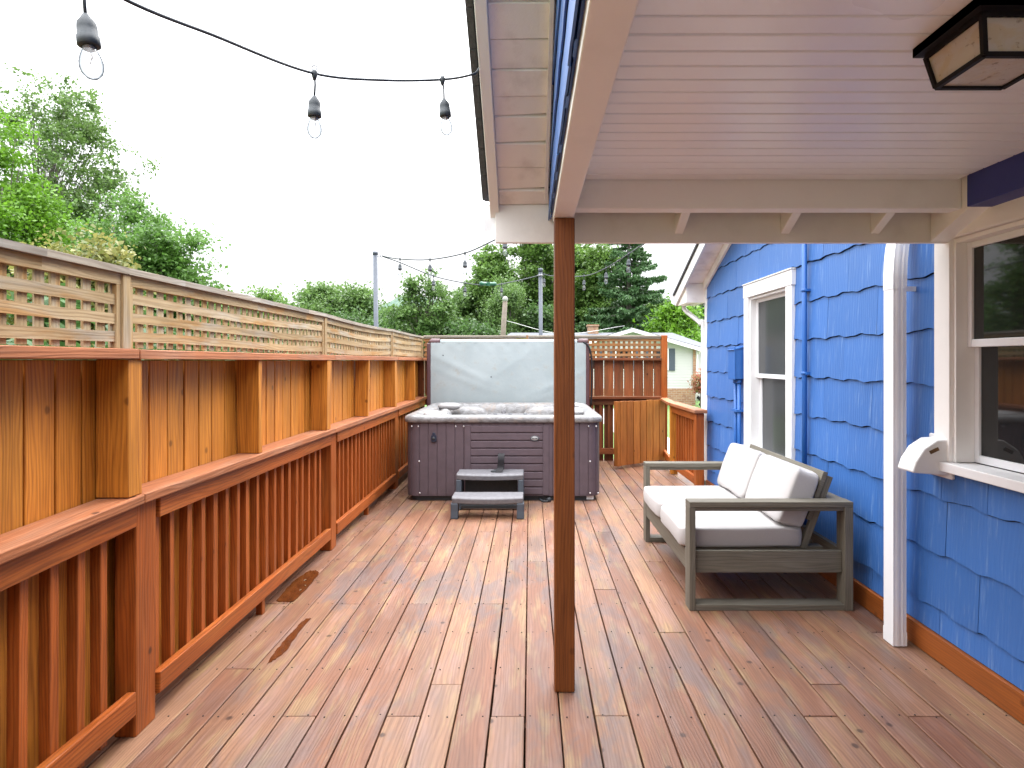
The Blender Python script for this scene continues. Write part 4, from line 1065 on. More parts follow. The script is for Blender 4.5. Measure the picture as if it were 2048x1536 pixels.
# dry leaves in the corner by the tub
mb = MB()
for k in range(70):
    p = Vector((random.uniform(-1.5, -1.36), random.uniform(6.3, 7.4), random.uniform(.002, .02))) if k < 55 else Vector((random.uniform(-1.52, -1.4), random.uniform(3, 6), .004))
    a = random.uniform(0, 6.28); s_ = random.uniform(.008, .022); dx, dy = math.cos(a) * s_, math.sin(a) * s_
    mb.face([p + Vector((dx, dy, 0)), p + Vector((-dy * .5, dx * .5, .006)), p - Vector((dx, dy, -.003)), p + Vector((dy * .5, -dx * .5, .004))])
tag(mb.build('leaf_litter', 'brown'), 'dry brown leaf bits on the deck in the corner by the hot tub', 'leaves', kind='stuff')

# ------------------------------------------------------------------ sofa
sofa = thing('outdoor_sofa', (1.43, 4.45, 0), 'grey timber two seat outdoor sofa with pale cushions against the blue wall', 'sofa')
SX0, SX1, SY0, SY1 = .945, 1.915, 3.70, 5.21
wb, tk = .105, .036
for y0, y1 in ((SY0, SY0 + wb), (SY1 - wb, SY1)):
    mb = MB(); mb.box(SX0, SX1, y0, y1, .612, .645, L=0); mb.box(SX0 + tk + .001, SX1 - tk - .001, y0 + .012, y1 - .012, .588, .6115, L=0); mb.build('armrest', 'greywood', sofa, bevel=.003)
    mb = MB(); mb.box(SX0, SX0 + tk, y0, y1, .0, .6115, L=2); mb.build('front_leg', 'greywood', sofa, bevel=.003)
    mb = MB(); mb.box(SX1 - .05, SX1, y0, y1, .0, .6115, L=2); mb.build('back_leg', 'greywood', sofa, bevel=.003)
    mb = MB(); mb.box(SX0 + tk + .001, SX1 - .051, y0 + .001, y1 - .001, .001, .036, L=0); mb.build('floor_rail', 'greywood', sofa, bevel=.003)
    mb = MB(); ym = y0 + .05 if y0 < 4 else y1 - .05; mb.box(SX0 + tk + .001, SX1 - .051, ym - .015, ym + .015, .215, .345, L=0); mb.build('side_apron', 'greywood', sofa, bevel=.003)
mb = MB(); mb.box(SX0 + .004, SX0 + .034, SY0 + wb + .001, SY1 - wb - .001, .215, .335, L=1); mb.build('front_apron', 'greywood', sofa, bevel=.003)
mb = MB(); mb.box(SX1 - .045, SX1 - .01, SY0 + wb + .001, SY1 - wb - .001, .215, .345, L=1); mb.box(SX1 - .10, SX1 - .002, SY0 + wb + .001, SY1 - wb - .001, .612, .643, L=1); mb.build('back_rail', 'greywood', sofa, bevel=.003)
mb = MB()
for k in range(9): mb.box(SX0 + .04, SX1 - .12, SY0 + .13 + k * .145, SY0 + .2 + k * .145, .32, .343, L=0)
mb.build('seat_slats', 'greywood', sofa)
mb = MB()
bl_, tl_ = Vector((1.655, 0, .34)), Vector((1.82, 0, .785)); bd_ = (tl_ - bl_).normalized(); bn = Vector((bd_.z, 0, -bd_.x))
def bb(mb, y0, y1, s0, s1, d0, d1, L): mb.hexa([(*((bl_ + bd_ * s + bn * d_).xz[:1]), y, (bl_ + bd_ * s + bn * d_).z) for s in (s0, s1) for y in (y0, y1) for d_ in (d0, d1)], L)
LL = (tl_ - bl_).length
for a_, b_ in ((SY0 + .125, SY0 + .16), (4.44, 4.475), (SY1 - .16, SY1 - .125)):
    mb = MB(); bb(mb, a_, b_, 0, LL - .005, .0, .04, 2); mb.build('back_stile', 'greywood', sofa, bevel=.003)
mb = MB(); bb(mb, SY0 + .12, SY1 - .12, LL - .17, LL + .012, -.03, -.001, 1); bb(mb, SY0 + .12, SY1 - .12, LL - .3, LL - .2, -.026, -.001, 1); mb.build('back_board', 'greywood', sofa, bevel=.003)
def cushion(name, cx, cy, cz, sx, sy, sz_, tilt, puff=.012):
    mb = MB()
    rot = Matrix.Rotation(tilt, 3, 'Y'); n_ = 26
    sd = random.uniform(0, 9)
    def sp(t): return math.copysign(abs(math.sin(t)) ** .17, math.sin(t))
    def cp_(t): return math.copysign(abs(math.cos(t)) ** .17, math.cos(t))
    def fn(u, v):
        a = 2 * math.pi * u; b = math.pi * (v - .5)
        cb = abs(math.cos(b)) ** .15
        x = cb * cp_(a); y = cb * sp(a); z = sp(b)
        pf = (1 - x * x) * (1 - y * y)
        wr = .0065 * math.sin(5 * x + sd) * math.sin(5 * y + sd * 2) + .003 * math.sin(19 * y + 8 * x + sd)
        p = Vector((x * sx / 2, y * sy / 2, z * (sz_ / 2 + puff * pf) + wr * (1 if abs(z) > .6 else 0)))
        # side seams puff
        if abs(z) < .9: p.x += .006 * x * (1 - z * z); p.y += .006 * y * (1 - z * z)
        return rot @ p + Vector((cx, cy, cz))
    mb.grid(fn, 72, 36); return mb.build(name, 'cushion', sofa)
ym = (SY0 + SY1) / 2
for y0, y1 in ((SY0 + .10, ym - .003), (ym + .003, SY1 - .10)):
    cushion('seat_cushion', 1.295, (y0 + y1) / 2, .405, .75, y1 - y0, .125, 0)
    cushion('back_cushion', 1.645, (y0 + y1) / 2, .635, .155, y1 - y0 - .02, .36, R(20), 0)

# ------------------------------------------------------------------ string lights and poles
pl1 = thing('light_pole', (-1.74, 7.12, 0), 'thin grey metal pole rising behind the left lattice fence', 'pole')
mb = MB(); mb.tube([(-1.73, 7.12, -.35), (-1.762, 7.12, 2.70)], .026, 12); mb.build('pole_tube', 'steel', pl1)
mb = MB(); mb.lathe([(.03, 0), (.03, .035), (.0, .04)], (-1.762, 7.12, 2.69), 12); mb.build('pole_cap', 'steel', pl1)
mb = MB(); mb.tube([(-1.74, 7.12, 2.672), (-1.70, 7.12, 2.675)], .004, 6); mb.tube([(-1.69 + .014 * math.cos(a * .5236), 7.12, 2.675 + .014 * math.sin(a * .5236)) for a in range(13)], .004, 6); mb.build('eye_hook', 'steel', pl1)
pl2 = thing('light_pole', (.165, 9.40, 0), 'thin grey metal pole standing behind the far fence near the post', 'pole')
mb = MB(); mb.tube([(.17, 9.40, -.35), (.158, 9.40, 2.83)], .03, 12); mb.build('pole_tube', 'steel', pl2)
mb = MB(); mb.lathe([(.036, 0), (.036, .05), (.0, .06)], (.158, 9.40, 2.82), 12); mb.build('pole_cap', 'steel', pl2)
mb = MB(); mb.lathe([(.05, 0), (.05, .012)], (.158, 9.40, 2.76), 12); mb.tube([(.19, 9.4, 2.77), (.22, 9.37, 2.775)], .005, 6); mb.build('hose_clamp', 'hardware', pl2)

_mesh = {}
def lamp(root, p, drop=.075, tilt=(0, 0)):
    """a socket hanging under a cord point; the bulb is its sub-part"""
    if not _mesh:
        mb = MB(); mb.lathe([(.0, .0), (.006, 0), (.009, -.006), (.0175, -.018), (.019, -.03), (.0195, -.047), (.0215, -.048), (.0215, -.066), (.018, -.068), (.0, -.068)], (0, 0, 0), 18); _mesh['s'] = mb
        mb = MB(); mb.lathe([(.012, -.062), (.0135, -.074), (.019, -.088), (.0225, -.102), (.0225, -.112), (.019, -.124), (.011, -.133), (.0, -.136)], (0, 0, 0), 18); _mesh['b'] = mb
        mb = MB(); mb.lathe([(.0125, -.066), (.0125, -.074), (.009, -.076), (0, -.076)], (0, 0, 0), 12); mb.tube([(0, 0, -.076), (.003, 0, -.09), (-.002, 0, -.104)], .0009, 4); mb.tube([(.004, 0, -.074), (.004, 0, -.1)], .0007, 4); _mesh['f'] = mb
        o1 = _mesh['s'].build('socket', 'socket'); o2 = _mesh['b'].build('bulb', 'bulb'); o3 = _mesh['f'].build('filament', 'filament')
        _mesh['o'] = (o1, o2, o3); fresh = True
    else: fresh = False
    o1, o2, o3 = _mesh['o']
    if not fresh: o1, o2, o3 = (o.copy() for o in (o1, o2, o3)); [COL.objects.link(o) for o in (o1, o2, o3)]
    q = Vector(p) - Vector((0, 0, drop)) + Vector((tilt[0], tilt[1], 0)) * drop
    o1.parent = root; o1.location = q - Vector(root.location); o1.rotation_euler = (tilt[1], -tilt[0], 0)
    for o in (o2, o3): o.parent = o1; o.location = (0, 0, 0); o.rotation_euler = (0, 0, 0)
    mb = MB()
    mb.tube([Vector(p), (Vector(p) + q) / 2 + Vector((.002, 0, 0)), q], .0035, 6)
    mb.lathe([(.005, .012), (.011, .004), (.009, -.008), (.0045, -.022)], p, 8)
    mb.tube([Vector(p) + Vector((.008 * math.sin(a * .7) * (1), 0, .018 + -.008 * math.cos(a * .7))) for a in range(10)], .0018, 5)
    mb.build('drop_cord', 'socket', root)
def string(pts, lamps, r, label, drops=None, tilt=None):
    root = thing('string_light', pts[0], label, 'string lights', 'bulb string lights over the deck')
    mb = MB(); mb.tube(curve(pts, 10), r, 8); mb.build('cord', 'socket', root)
    for i, p in enumerate(lamps): lamp(root, p, (drops or {}).get(i, .06), (tilt or {}).get(i, (0, 0)))
    return root
A, B, C_ = Vector((-.935, 1.30, 2.285)), at(629, 147, 2.0), at(885, 159, 2.33)
E_ = at(944, 149, 2.32)
string([(-1.3, .55, 2.62), (-1.1, .95, 2.41), tuple(A), tuple((A * .5 + B * .5) + Vector((0, 0, -.012))), tuple(B), tuple((B + C_) / 2 - Vector((0, 0, .012))), tuple(C_), tuple(E_), (-.19, 2.36, 2.585)], [A, B, C_], .0045,
       'nearest string of clear bulbs on grey cord, running to the porch roof edge', {0: .084, 1: .072, 2: .072}, {0: (.12, 0), 2: (.08, 0)})
P1 = Vector((-1.678, 7.12, 2.675))
wa = [P1, at(800, 518, 6.8), at(860, 519, 6.45), at(930, 506, 6.0), at(985, 482, 5.65), at(1010, 470, 5.45), (.55, 4.2, 2.66), (.9, 3.16, 2.4)]
string([tuple(p) for p in wa], [wa[1], wa[2], wa[3], wa[5]], .0066, 'string of bulbs from the left pole to the eave, higher of the two lines', {0: .05, 1: .05, 2: .07, 3: .05})
wb_ = [P1 + Vector((0, .003, -.004)), at(800, 525, 7.3), at(867, 552, 7.8), at(930, 566, 8.3), at(978, 571, 8.65), at(1003, 568, 8.85), at(1050, 558, 9.2), Vector((.2, 9.37, 2.775)), at(1105, 552, 9.1), at(1168, 552, 8.0), at(1212, 536, 7.0), at(1257, 508, 6.1), at(1300, 480, 5.3), (1.35, 3.9, 2.62), (1.5, 3.16, 2.4)]
string([tuple(p) for p in wb_], [wb_[2], wb_[3], wb_[5], wb_[7] - Vector((-.01, .03, 0)), wb_[9], wb_[10], wb_[11]], .0066, 'string of bulbs from the left pole past the second pole to the eave', {0: .05, 1: .05, 2: .05, 3: .06, 4: .05, 5: .05, 6: .05})
gp = at(976, 568, 8.64)
gc = thing('plug_cover', gp, 'green plastic plug cover hanging on the lower string of bulbs', 'plug cover')
gdv = (wb_[5] - wb_[3]).normalized()
mb = MB(); mb.lathe([(.0, -.155), (.016, -.155), (.028, -.148), (.034, -.125), (.027, -.11), (.027, .11), (.034, .125), (.028, .148), (.016, .155), (0, .155)], gp, 16, axis=gdv); mb.build('shell_tube', 'greenplastic', gc)
mb = MB(); mb.box(gp.x - .03, gp.x + .03, gp.y - .045, gp.y - .033, gp.z - .03, gp.z + .02); mb.build('latch', 'greenplastic', gc)

# ------------------------------------------------------------------ neighbour's house
NY = 26.0
nh = thing('white_house', (4.2, NY, GZ), 'white sided neighbour house with grey roof and brick base beyond the far fence', 'house')
nx0, nx1, ax_, az_ = 1.55, 6.87, 4.22, 2.82
ez = 2.02
sl_ = (az_ - ez) / (7.03 - ax_)
def gr(x): return az_ - sl_ * abs(x - ax_)
mb = MB(); z = .34; k = 0
while z < az_ - .05:
    z2 = z + .115
    def xr(zz): return (max(nx0, ax_ - (az_ - .04 - zz) / sl_), min(nx1, ax_ + (az_ - .04 - zz) / sl_))
    a0, a1 = xr(z); b0, b1 = xr(min(z2, az_ - .045))
    mb.face([(a0, NY - .02, z), (a1, NY - .02, z), (b1, NY - .006, z2), (b0, NY - .006, z2)]); mb.face([(a0, NY, z), (a1, NY, z), (a1, NY - .02, z), (a0, NY - .02, z)]); z = z2
mb.box(nx0, nx1, NY + .0, NY + 10, .34, 2.0)
mb.build('siding', 'vinyl', nh)
mb = MB(); mb.box(nx0 - .02, nx1 + .0, NY - .05, NY + 10, GZ, .338, L=0); mb.box(nx1 - .1, nx1 + .02, NY - .06, NY + .1, .339, 2.0, L=0); mb.build('brick_base', 'brick', nh)
mb = MB()
for s in (-1, 1):
    xe = ax_ + s * 2.83
    mb.hexa([(x, y, z + gr(x)) for z in (0, .03) for y in (NY - .35, NY + 9) for x in ((xe, ax_) if s < 0 else (ax_, xe))])
# rear main roof, hipped
mb.face([(-2, NY + 3, 2.1), (8.6, NY + 3, 2.1), (7.4, NY + 6.5, 2.95), (-1, NY + 6.5, 2.95)]); mb.face([(8.6, NY + 3, 2.1), (8.6, NY + 10, 2.1), (7.4, NY + 6.5, 2.95)]); mb.face([(8.6, NY + 10, 2.1), (-2, NY + 10, 2.1), (-1, NY + 6.5, 2.95), (7.4, NY + 6.5, 2.95)]); mb.face([(-2, NY + 10, 2.1), (-2, NY + 3, 2.1), (-1, NY + 6.5, 2.95)])
rf = mb.build('roof', 'shinglegrey', nh)
mb = MB(); mb.box(3.0, 3.52, NY + 6.2, NY + 6.8, 2.6, 3.35); mb.box(2.96, 3.56, NY + 6.15, NY + 6.85, 3.27, 3.36); mb.build('chimney', 'brick', rf)
mb = MB(); mb.box(-1.8, nx0 - .03, NY + 3.5, NY + 9.5, GZ, 2.1); mb.box(nx1 + .03, 8.3, NY + 3.5, NY + 9.5, GZ, 2.1); mb.build('rear_wall', 'vinyl', nh)
mb = MB()
for s in (-1, 1):
    xe = ax_ + s * 2.83
    mb.hexa([(x, y, z + gr(x)) for z in (-.14, .0) for y in (NY - .37, NY - .33) for x in ((xe, ax_) if s < 0 else (ax_, xe))])
    mb.hexa([(x, y, z + gr(x)) for z in (-.05, -.03) for y in (NY - .33, NY - .02) for x in ((xe, ax_) if s < 0 else (ax_, xe))])
mb.build('rake_board', 'winwhite', nh)
mb = MB(); mb.box(7.0, 7.1, NY - .35, NY + 9, 1.92, 2.03); mb.tube(curve([(7.05, NY - .2, 1.95), (7.0, NY - .1, 1.8), (6.94, NY - .05, 1.7), (6.94, NY - .05, -.2)], 5), .04, 8); mb.build('gutter', 'winwhite', nh)
mb = MB(); mb.tube(curve([(6.94, NY - .08, -.0), (7.05, NY - .1, -.1), (7.15, NY - .15, -.25), (7.0, NY - .3, -.32)], 5), .07, 8); mb.build('drain_pipe', 'black', nh)
for xc in (2.4, 3.9, 5.4):
    mb = MB(); mb.box(xc - .36, xc + .36, NY - .045, NY - .021, 1.1, 2.0); wn = mb.build('window', 'winwhite', nh)
    mb = MB(); mb.box(xc - .31, xc + .31, NY - .052, NY - .046, 1.15, 1.95); mb.build('pane', 'pane', wn)
    for s in (-1, 1):
        mb = MB(); mb.box(xc + s * .5 - .12, xc + s * .5 + .12, NY - .06, NY - .021, 1.08, 2.0); mb.build('shutter', 'shutter', nh)

cpx = 8.9
cpt = thing('carport', (10.5, 32, GZ), 'low white roofed carport on thin blue grey posts right of the white house', 'carport')
mb = MB(); mb.box(8.5, 13, 30.5, 38, 2.0, 2.12); mb.prism([(30.45, 2.0), (30.5, 2.0), (30.5, 2.35), (30.45, 2.4)], 8.45, 13.05, ax=0); mb.build('roof', 'winwhite', cpt)
for x in (8.75, 10.6, 12.6):
    for y in (30.8, 37.5):
        mb = MB(); mb.tube([(x, y, GZ), (x, y, 2.0)], .05, 8); mb.build('post', 'steel', cpt)
mb = MB(); mb.box(8.6, 13, 37.6, 37.7, GZ, 1.0); mb.build('low_wall', 'shutter', cpt)

up = thing('utility_pole', at(1008, 700, 22).to_tuple()[:2] + (GZ,), 'pale leaning wooden utility pole beyond the far fence', 'utility pole')
ux = (1008 - CX) * 22 / F
mb = MB(); mb.tube([(ux - .12, 22, GZ), (ux - .06, 22, 2.0), (ux + .04, 22, 3.58)], [.105, .10, .085], 12); mb.build('pole_shaft', 'polewood', up)
mb = MB(); mb.lathe([(.07, 0), (.1, .05), (.1, .12), (.05, .18), (0, .19)], (ux + .04, 22, 3.57), 12); mb.build('pole_head', 'pillow', up)
mb = MB(); mb.tube(curve([(ux + .05, 22, 2.9), (ux + 2.2, 23.5, 2.5), (ux + 5, 27, 3.0)], 6), .012, 5); mb.build('service_wire', 'hardware', up)

# ------------------------------------------------------------------ plants
def leaves(name, C, sz, mat, parent, seed, up=.5, aspect=.6):
    r = np.random.default_rng(seed); n_ = len(C)
    nrm = r.normal(size=(n_, 3)); nrm[:, 2] += up * 1.5; nrm /= np.linalg.norm(nrm, axis=1)[:, None]
    t_ = r.normal(size=(n_, 3)); t_ -= nrm * (t_ * nrm).sum(1)[:, None]; t_ /= np.linalg.norm(t_, axis=1)[:, None]
    b_ = np.cross(nrm, t_); s_ = (sz * r.uniform(.6, 1.35, n_))[:, None]
    off = np.array(parent.location)
    V = np.empty((n_, 4, 3)); V[:, 0] = C + t_ * s_; V[:, 1] = C + b_ * s_ * aspect + nrm * s_ * .12; V[:, 2] = C - t_ * s_; V[:, 3] = C - b_ * s_ * aspect + nrm * s_ * .12
    V = (V - off).reshape(-1, 3)
    me = bpy.data.meshes.new(name); me.vertices.add(n_ * 4); me.vertices.foreach_set('co', V.ravel())
    me.loops.add(n_ * 4); me.loops.foreach_set('vertex_index', np.arange(n_ * 4, dtype=np.int32))
    me.polygons.add(n_); me.polygons.foreach_set('loop_start', np.arange(n_, dtype=np.int32) * 4)
    me.update(calc_edges=True); me.validate(); me.materials.append(mat)
    o = bpy.data.objects.new(name, me); COL.objects.link(o); o.parent = parent
    return o
LM = {
    'poplar': leaf_mat('poplar_leaf', (0.0722, 0.1347, 0.0337), (0.1251, 0.202, 0.0529), (0.0577, 0.1058, 0.0385)),
    'bright': leaf_mat('bright_maple_leaf', (0.074, 0.1776, 0.0089), (0.1258, 0.2516, 0.0222), (0.0518, 0.1258, 0.0111)),
    'maple': leaf_mat('maple_leaf', (0.0592, 0.1332, 0.0222), (0.111, 0.2146, 0.0444), (0.0407, 0.0925, 0.0185)),
    'mid': leaf_mat('mid_green_leaf', (0.0629, 0.1332, 0.0222), (0.1332, 0.2294, 0.0481), (0.0407, 0.0925, 0.0207)),
    'oak': leaf_mat('oak_leaf', (0.0629, 0.1258, 0.0281), (0.1258, 0.2072, 0.0592), (0.0444, 0.0925, 0.0259)),
    'dark': leaf_mat('dark_leaf', (0.037, 0.0814, 0.0222), (0.074, 0.1406, 0.037), (0.0296, 0.0666, 0.0207)),
    'spruce': leaf_mat('spruce_needle', (0.0376, 0.0949, 0.0333), (0.0858, 0.1648, 0.0592), None, .2),
    'varieg': leaf_mat('variegated_leaf', (0.0962, 0.1258, 0.0296), (0.2368, 0.2146, 0.0666), (0.0518, 0.0888, 0.0259)),
    'photinia': leaf_mat('young_photinia_leaf', (.25, .38, .05), (.45, .42, .10), (.45, .20, .08)),
    'hedge': leaf_mat('hedge_leaf', (0.0259, 0.0666, 0.0185), (0.0592, 0.1258, 0.0296), (0.074, 0.1036, 0.0259)),
    'crape': leaf_mat('crape_bloom', (.10, .17, .05), (.45, .12, .10), (.14, .18, .05)),
}
def tree(name, label, x, y, h, r, mat, seed, cb=.3, nc=70, nl=220, leaf=.14, cr=.5, trunk=.16, limbs=24, cat='tree', group=None, shell=.4, lean=0, depth=1.0, lobes=None, lr=.32):
    g = np.random.default_rng(seed)
    root = thing(name, (x, y, GZ), label, cat, group)
    z0, z1 = GZ + cb * h, GZ + h; cz, hz = (z0 + z1) / 2, (z1 - z0) / 2
    P = []
    # uneven outline: a few big lobes, clusters inside them
    nlob = lobes or 9
    lob = []
    for k in range(nlob):
        a = g.uniform(0, 2 * math.pi); e = g.uniform(-.75, .95)
        q = math.sqrt(max(0, 1 - e * e)); f = g.uniform(.35, .72)
        lob.append((np.array([math.cos(a) * q * r * f, math.sin(a) * q * r * f * depth, e * hz * .72]), g.uniform(.32, .55)))
    lob.append((np.zeros(3), .6))
    while len(P) < nc:
        c, s_ = lob[g.integers(len(lob))]
        d_ = g.normal(size=3); d_ /= np.linalg.norm(d_); d_ *= g.uniform(0, 1) ** shell * s_
        p = c + d_ * np.array([r, r * depth, hz])
        P.append(p)
    P = np.array(P); P[:, 0] += x + lean * (P[:, 2] + hz) / (2 * hz); P[:, 1] += y; P[:, 2] += cz
    P[:, 2] = np.maximum(P[:, 2], GZ + .3 * (cb > .05))
    cnt = g.integers(int(nl * .5), int(nl * 1.5), nc)
    C = np.concatenate([p + g.normal(size=(c, 3)) * np.array([cr, cr, cr * .62]) * g.uniform(.6, 1.25) for p, c in zip(P, cnt)])
    C[:, 2] = np.maximum(C[:, 2], GZ + .05)
    leaves('crown', C, leaf, LM[mat], root, seed + 1)
    mb = MB()
    tt = GZ + h * .82; pts = [Vector((x + lean * .0, y, GZ))]
    for k in range(1, 7): pts.append(Vector((x + lean * k / 7 + g.uniform(-.04, .04) * r, y + g.uniform(-.04, .04) * r, GZ + (tt - GZ) * k / 6)))
    pc = curve(pts, 4); mb.tube(pc, [trunk * (1 - .85 * i / (len(pc) - 1)) for i in range(len(pc))], 9)
    for p in P[:limbs]:
        f = g.uniform(.25, .75); s0 = pc[int(min(f, max(.1, (p[2] - GZ) / (tt - GZ) - .15)) * (len(pc) - 1))] if (p[2] - GZ) / (tt - GZ) > .28 else pc[int(.15 * len(pc))]
        e = Vector(p); m1 = s0.lerp(e, .45) + Vector((0, 0, .12 * (e - s0).length * .5))
        cc = curve([s0, m1, e], 4); r0 = trunk * lr
        mb.tube(cc, [r0 * (1 - .85 * i / (len(cc) - 1)) for i in range(len(cc))], 6)
    mb.build('trunk', 'barktone', root)
    return root
def conifer(name, label, x, y, h, r, seed, mat='spruce', leaf=.16):
    g = np.random.default_rng(seed); root = thing(name, (x, y, GZ), label, 'tree')
    C = []; mb = MB(); mb.tube([(x, y, GZ), (x, y, GZ + h * .6), (x, y, GZ + h)], [.25, .14, .02], 9)
    z = .1 * h
    while z < h:
        f = 1 - z / h; nb = int(7 + 4 * f)
        for k in range(nb):
            a = g.uniform(0, 2 * math.pi); L_ = r * (f ** .8) * g.uniform(.55, 1.28) + .12; zz = z + g.uniform(-.3, .3)
            e = np.array([math.cos(a) * L_, math.sin(a) * L_, .1 * L_]); npt = int(60 * L_ + 18)
            s_ = g.uniform(.12, 1, npt) ** .75; sway = -.32 * L_ * s_ * (1 - .62 * s_)
            side = np.array([-math.sin(a), math.cos(a), 0]); wd = g.normal(size=npt) * .16 * (1.15 - s_) * L_ * .75
            p = np.array([x, y, GZ + zz]) + np.outer(s_, e) + np.outer(wd, side); p[:, 2] += sway - np.abs(g.normal(size=npt)) * .1
            C.append(p)
            if k % 2 == 0: mb.tube([(x, y, GZ + zz), (x + e[0] * .5, y + e[1] * .5, GZ + zz - .05 * L_), (x + e[0] * .95, y + e[1] * .95, GZ + zz - .04 * L_)], [.035, .02, .006], 5)
        z += .3 + .12 * f
    leaves('crown', np.concatenate(C), leaf, LM[mat], root, seed, up=.25, aspect=.32); mb.build('trunk', 'barktone', root)
def T(px, Y): return (px - CX) * Y / F
def H(py, Y): return CZ - (py - CY) * Y / F - GZ
# left group
tree('poplar_tree', 'tall thin leaved tree with open branches, highest at the left edge', T(85, 23), 23, H(140, 23), 3.5, 'poplar', 11, cb=.36, nc=420, nl=58, leaf=.066, cr=.21, trunk=.13, limbs=240, shell=.9, lobes=34, lr=.17)
tree('maple_tree', 'bright yellow green tree low at the left edge above the fence', T(5, 14), 14, H(262, 14), 1.25, 'bright', 22, cb=.25, nc=110, nl=240, leaf=.045, cr=.2, trunk=.09, limbs=40)
tree('maple_tree', 'rounded mid green tree between the bright tree and the lower one', T(235, 18), 18, H(362, 18), 1.75, 'maple', 33, cb=.25, nc=150, nl=330, leaf=.06, cr=.28, trunk=.14, limbs=40)
tree('maple_tree', 'smaller green tree sloping down to the fence right of the rounded tree', T(338, 17), 17, H(452, 17), 1.3, 'maple', 34, cb=.2, nc=90, nl=280, leaf=.058, cr=.25, trunk=.1, limbs=24)
tree('holly_shrub', 'large shrub with yellow edged leaves just above the left lattice', T(165, 10), 10, H(462, 10), 1.05, 'varieg', 44, cb=.1, nc=100, nl=170, leaf=.045, cr=.2, trunk=.05, limbs=20, cat='shrub')
for k, (x, y, h, r) in enumerate(((-2.9, 2.6, 2.1, .65), (-3.0, 3.9, 2.0, .75), (-3.1, 5.3, 2.05, .75), (-2.9, 6.7, 1.95, .7), (-3.2, 8.2, 2.0, .8), (-3.4, 9.9, 2.0, .8), (-2.7, 1.3, 2.0, .6))):
    tree('hedge_shrub', 'leafy green shrub pressed close behind the left lattice fence', x, y, h, r, 'hedge', 60 + k, cb=.08, nc=46, nl=150, leaf=.04, cr=.17, trunk=.03, limbs=8, cat='shrub', group='shrubs behind the left fence')
# beyond
tree('round_tree', 'small distant tree at the left end of the far tree line', T(548, 52), 52, H(576, 52), 2.3, 'mid', 71, cb=.1, nc=90, nl=200, leaf=.14, cr=.55)
tree('round_tree', 'broad rounded distant tree left of the thin pole on the left fence', T(650, 48), 48, H(560, 48), 2.7, 'oak', 72, cb=.1, nc=140, nl=240, leaf=.13, cr=.55)
tree('round_tree', 'lower rounded distant tree directly behind the thin left pole', T(722, 47), 47, H(578, 47), 2.0, 'oak', 73, cb=.1, nc=100, nl=240, leaf=.13, cr=.5)
tree('open_tree', 'airy spreading tree with forked trunk showing, right of the left pole', T(848, 36), 36, H(546, 36), 2.35, 'oak', 74, cb=.26, nc=120, nl=62, leaf=.10, cr=.26, trunk=.17, limbs=80, shell=.8, lobes=12)
tree('dense_tree', 'tall dense leafy tree just left of the utility pole', T(975, 42), 42, H(478, 42), 2.2, 'mid', 75, cb=.05, nc=170, nl=210, leaf=.115, cr=.32, trunk=.25)
tree('dense_tree', 'tallest dense tree, directly behind the porch post and second pole', T(1068, 43), 43, H(440, 43), 2.5, 'mid', 76, cb=.05, nc=190, nl=210, leaf=.12, cr=.34, trunk=.25)
tree('dense_tree', 'dark dense tree between the porch post and the spruce', T(1160, 46), 46, H(440, 46), 2.5, 'mid', 77, cb=.05, nc=180, nl=210, leaf=.12, cr=.34, trunk=.25)
tree('willow_tree', 'soft grey green feathery tree behind the utility pole', T(1020, 37), 37, H(545, 37), 1.5, 'oak', 78, cb=.1, nc=70, nl=260, leaf=.07, cr=.34)
tree('dense_tree', 'leafy tree filling the gap just right of the porch post', T(1195, 44), 44, H(470, 44), 2.3, 'mid', 84, cb=.05, nc=170, nl=210, leaf=.12, cr=.36, trunk=.22)
tree('dense_tree', 'lower leafy tree between the airy tree and the utility pole', T(925, 43), 43, H(565, 43), 1.9, 'oak', 85, cb=.05, nc=120, nl=200, leaf=.115, cr=.36, trunk=.2)
tree('dense_tree', 'leafy tree behind the white house roof left of the spruce foot', T(1300, 47), 47, H(585, 47), 2.2, 'mid', 86, cb=.05, nc=120, nl=200, leaf=.12, cr=.4, trunk=.2)
conifer('spruce_tree', 'tall dark spruce with layered branches behind the white house', T(1258, 40), 40, H(395, 40), 3.5, 81)
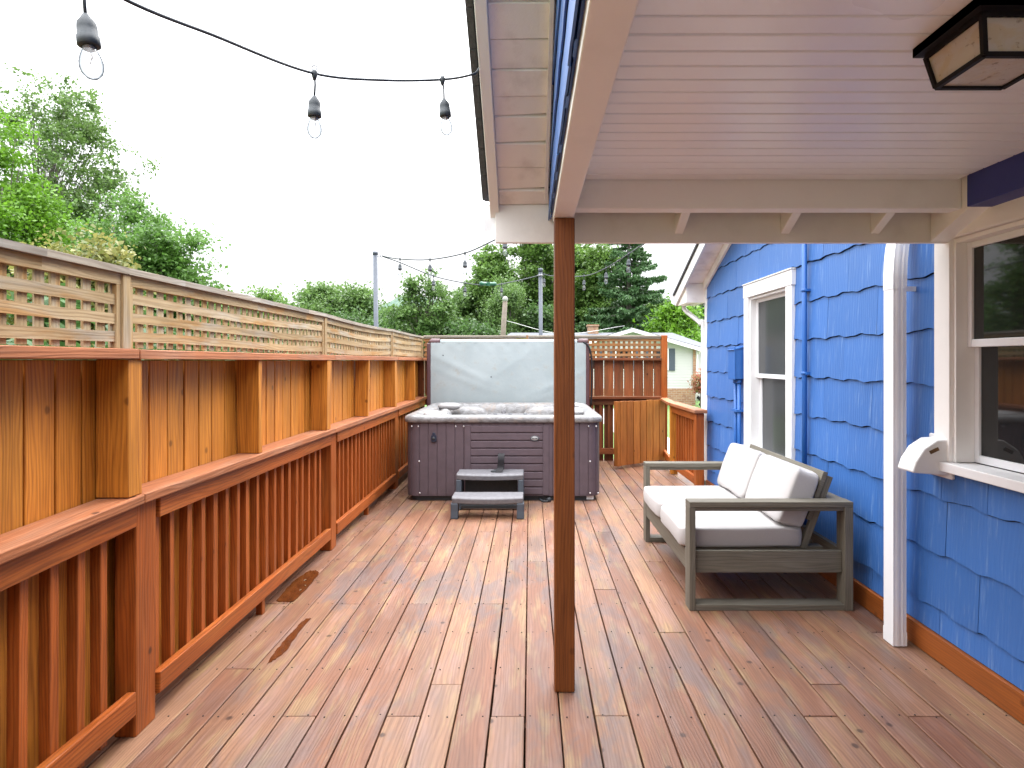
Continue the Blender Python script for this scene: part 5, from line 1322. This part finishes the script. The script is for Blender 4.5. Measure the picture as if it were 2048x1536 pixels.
tree('maple_tree', 'bright green rounded tree between the spruce and the blue house', T(1352, 36), 36, H(602, 36), 1.55, 'bright', 82, cb=.12, nc=90, nl=260, leaf=.11, cr=.38)
tree('dense_tree', 'dark tree half hidden behind the blue house corner', T(1408, 41), 41, H(600, 41), 1.7, 'dark', 83, cb=.1, nc=80, nl=220, leaf=.13, cr=.45)
for k, (px, Y, py, r) in enumerate(((640, 42, 640, 1.5), (700, 42, 632, 1.6), (840, 42, 618, 1.6), (1010, 39, 618, 1.6), (1060, 38, 612, 1.6), (1270, 41, 612, 1.8), (790, 40, 618, 1.5), (900, 38, 620, 1.5), (945, 34, 634, 1.3), (1110, 38, 610, 1.7), (770, 44, 612, 1.5), (1200, 44, 600, 2.0))):
    tree('understory_bush', 'dark green bush in the gaps low under the far trees', T(px, Y), Y, H(py, Y), r, 'dark', 90 + k, cb=.03, nc=60, nl=200, leaf=.12, cr=.42, trunk=.06, limbs=8, cat='bush', group='bushes under the far trees')
for k, (px, Y, py) in enumerate(((560, 90, 610), (640, 95, 612), (730, 90, 615), (810, 100, 622), (880, 92, 615), (960, 88, 600), (1050, 95, 590), (1140, 90, 590), (1230, 92, 590), (1330, 90, 618), (1400, 95, 612), (480, 92, 612), (400, 88, 612), (300, 90, 605), (200, 90, 600), (100, 92, 600), (0, 90, 600))):
    tree('woodland_tree', 'far woodland tree in the backmost row along the horizon', T(px, Y), Y, H(py, Y), 4.6, 'dark', 120 + k, cb=.03, nc=60, nl=150, leaf=.3, cr=1.0, trunk=.2, limbs=4, group='woodland trees along the horizon')
tree('photinia_bush', 'yellow and red tipped bush peeking over the far fence', T(1052, 13), 13, H(654, 13), .42, 'photinia', 99, cb=.15, nc=34, nl=60, leaf=.05, cr=.11, trunk=.03, limbs=10, cat='bush')
tree('flower_bush', 'red flowering bush on the lawn right of the white house', T(1402, 25), 25, H(738, 25), .42, 'crape', 100, cb=.1, nc=36, nl=80, leaf=.04, cr=.13, trunk=.03, limbs=8, cat='bush')

for o in bpy.data.objects:
    if '_off' in o: del o['_off']
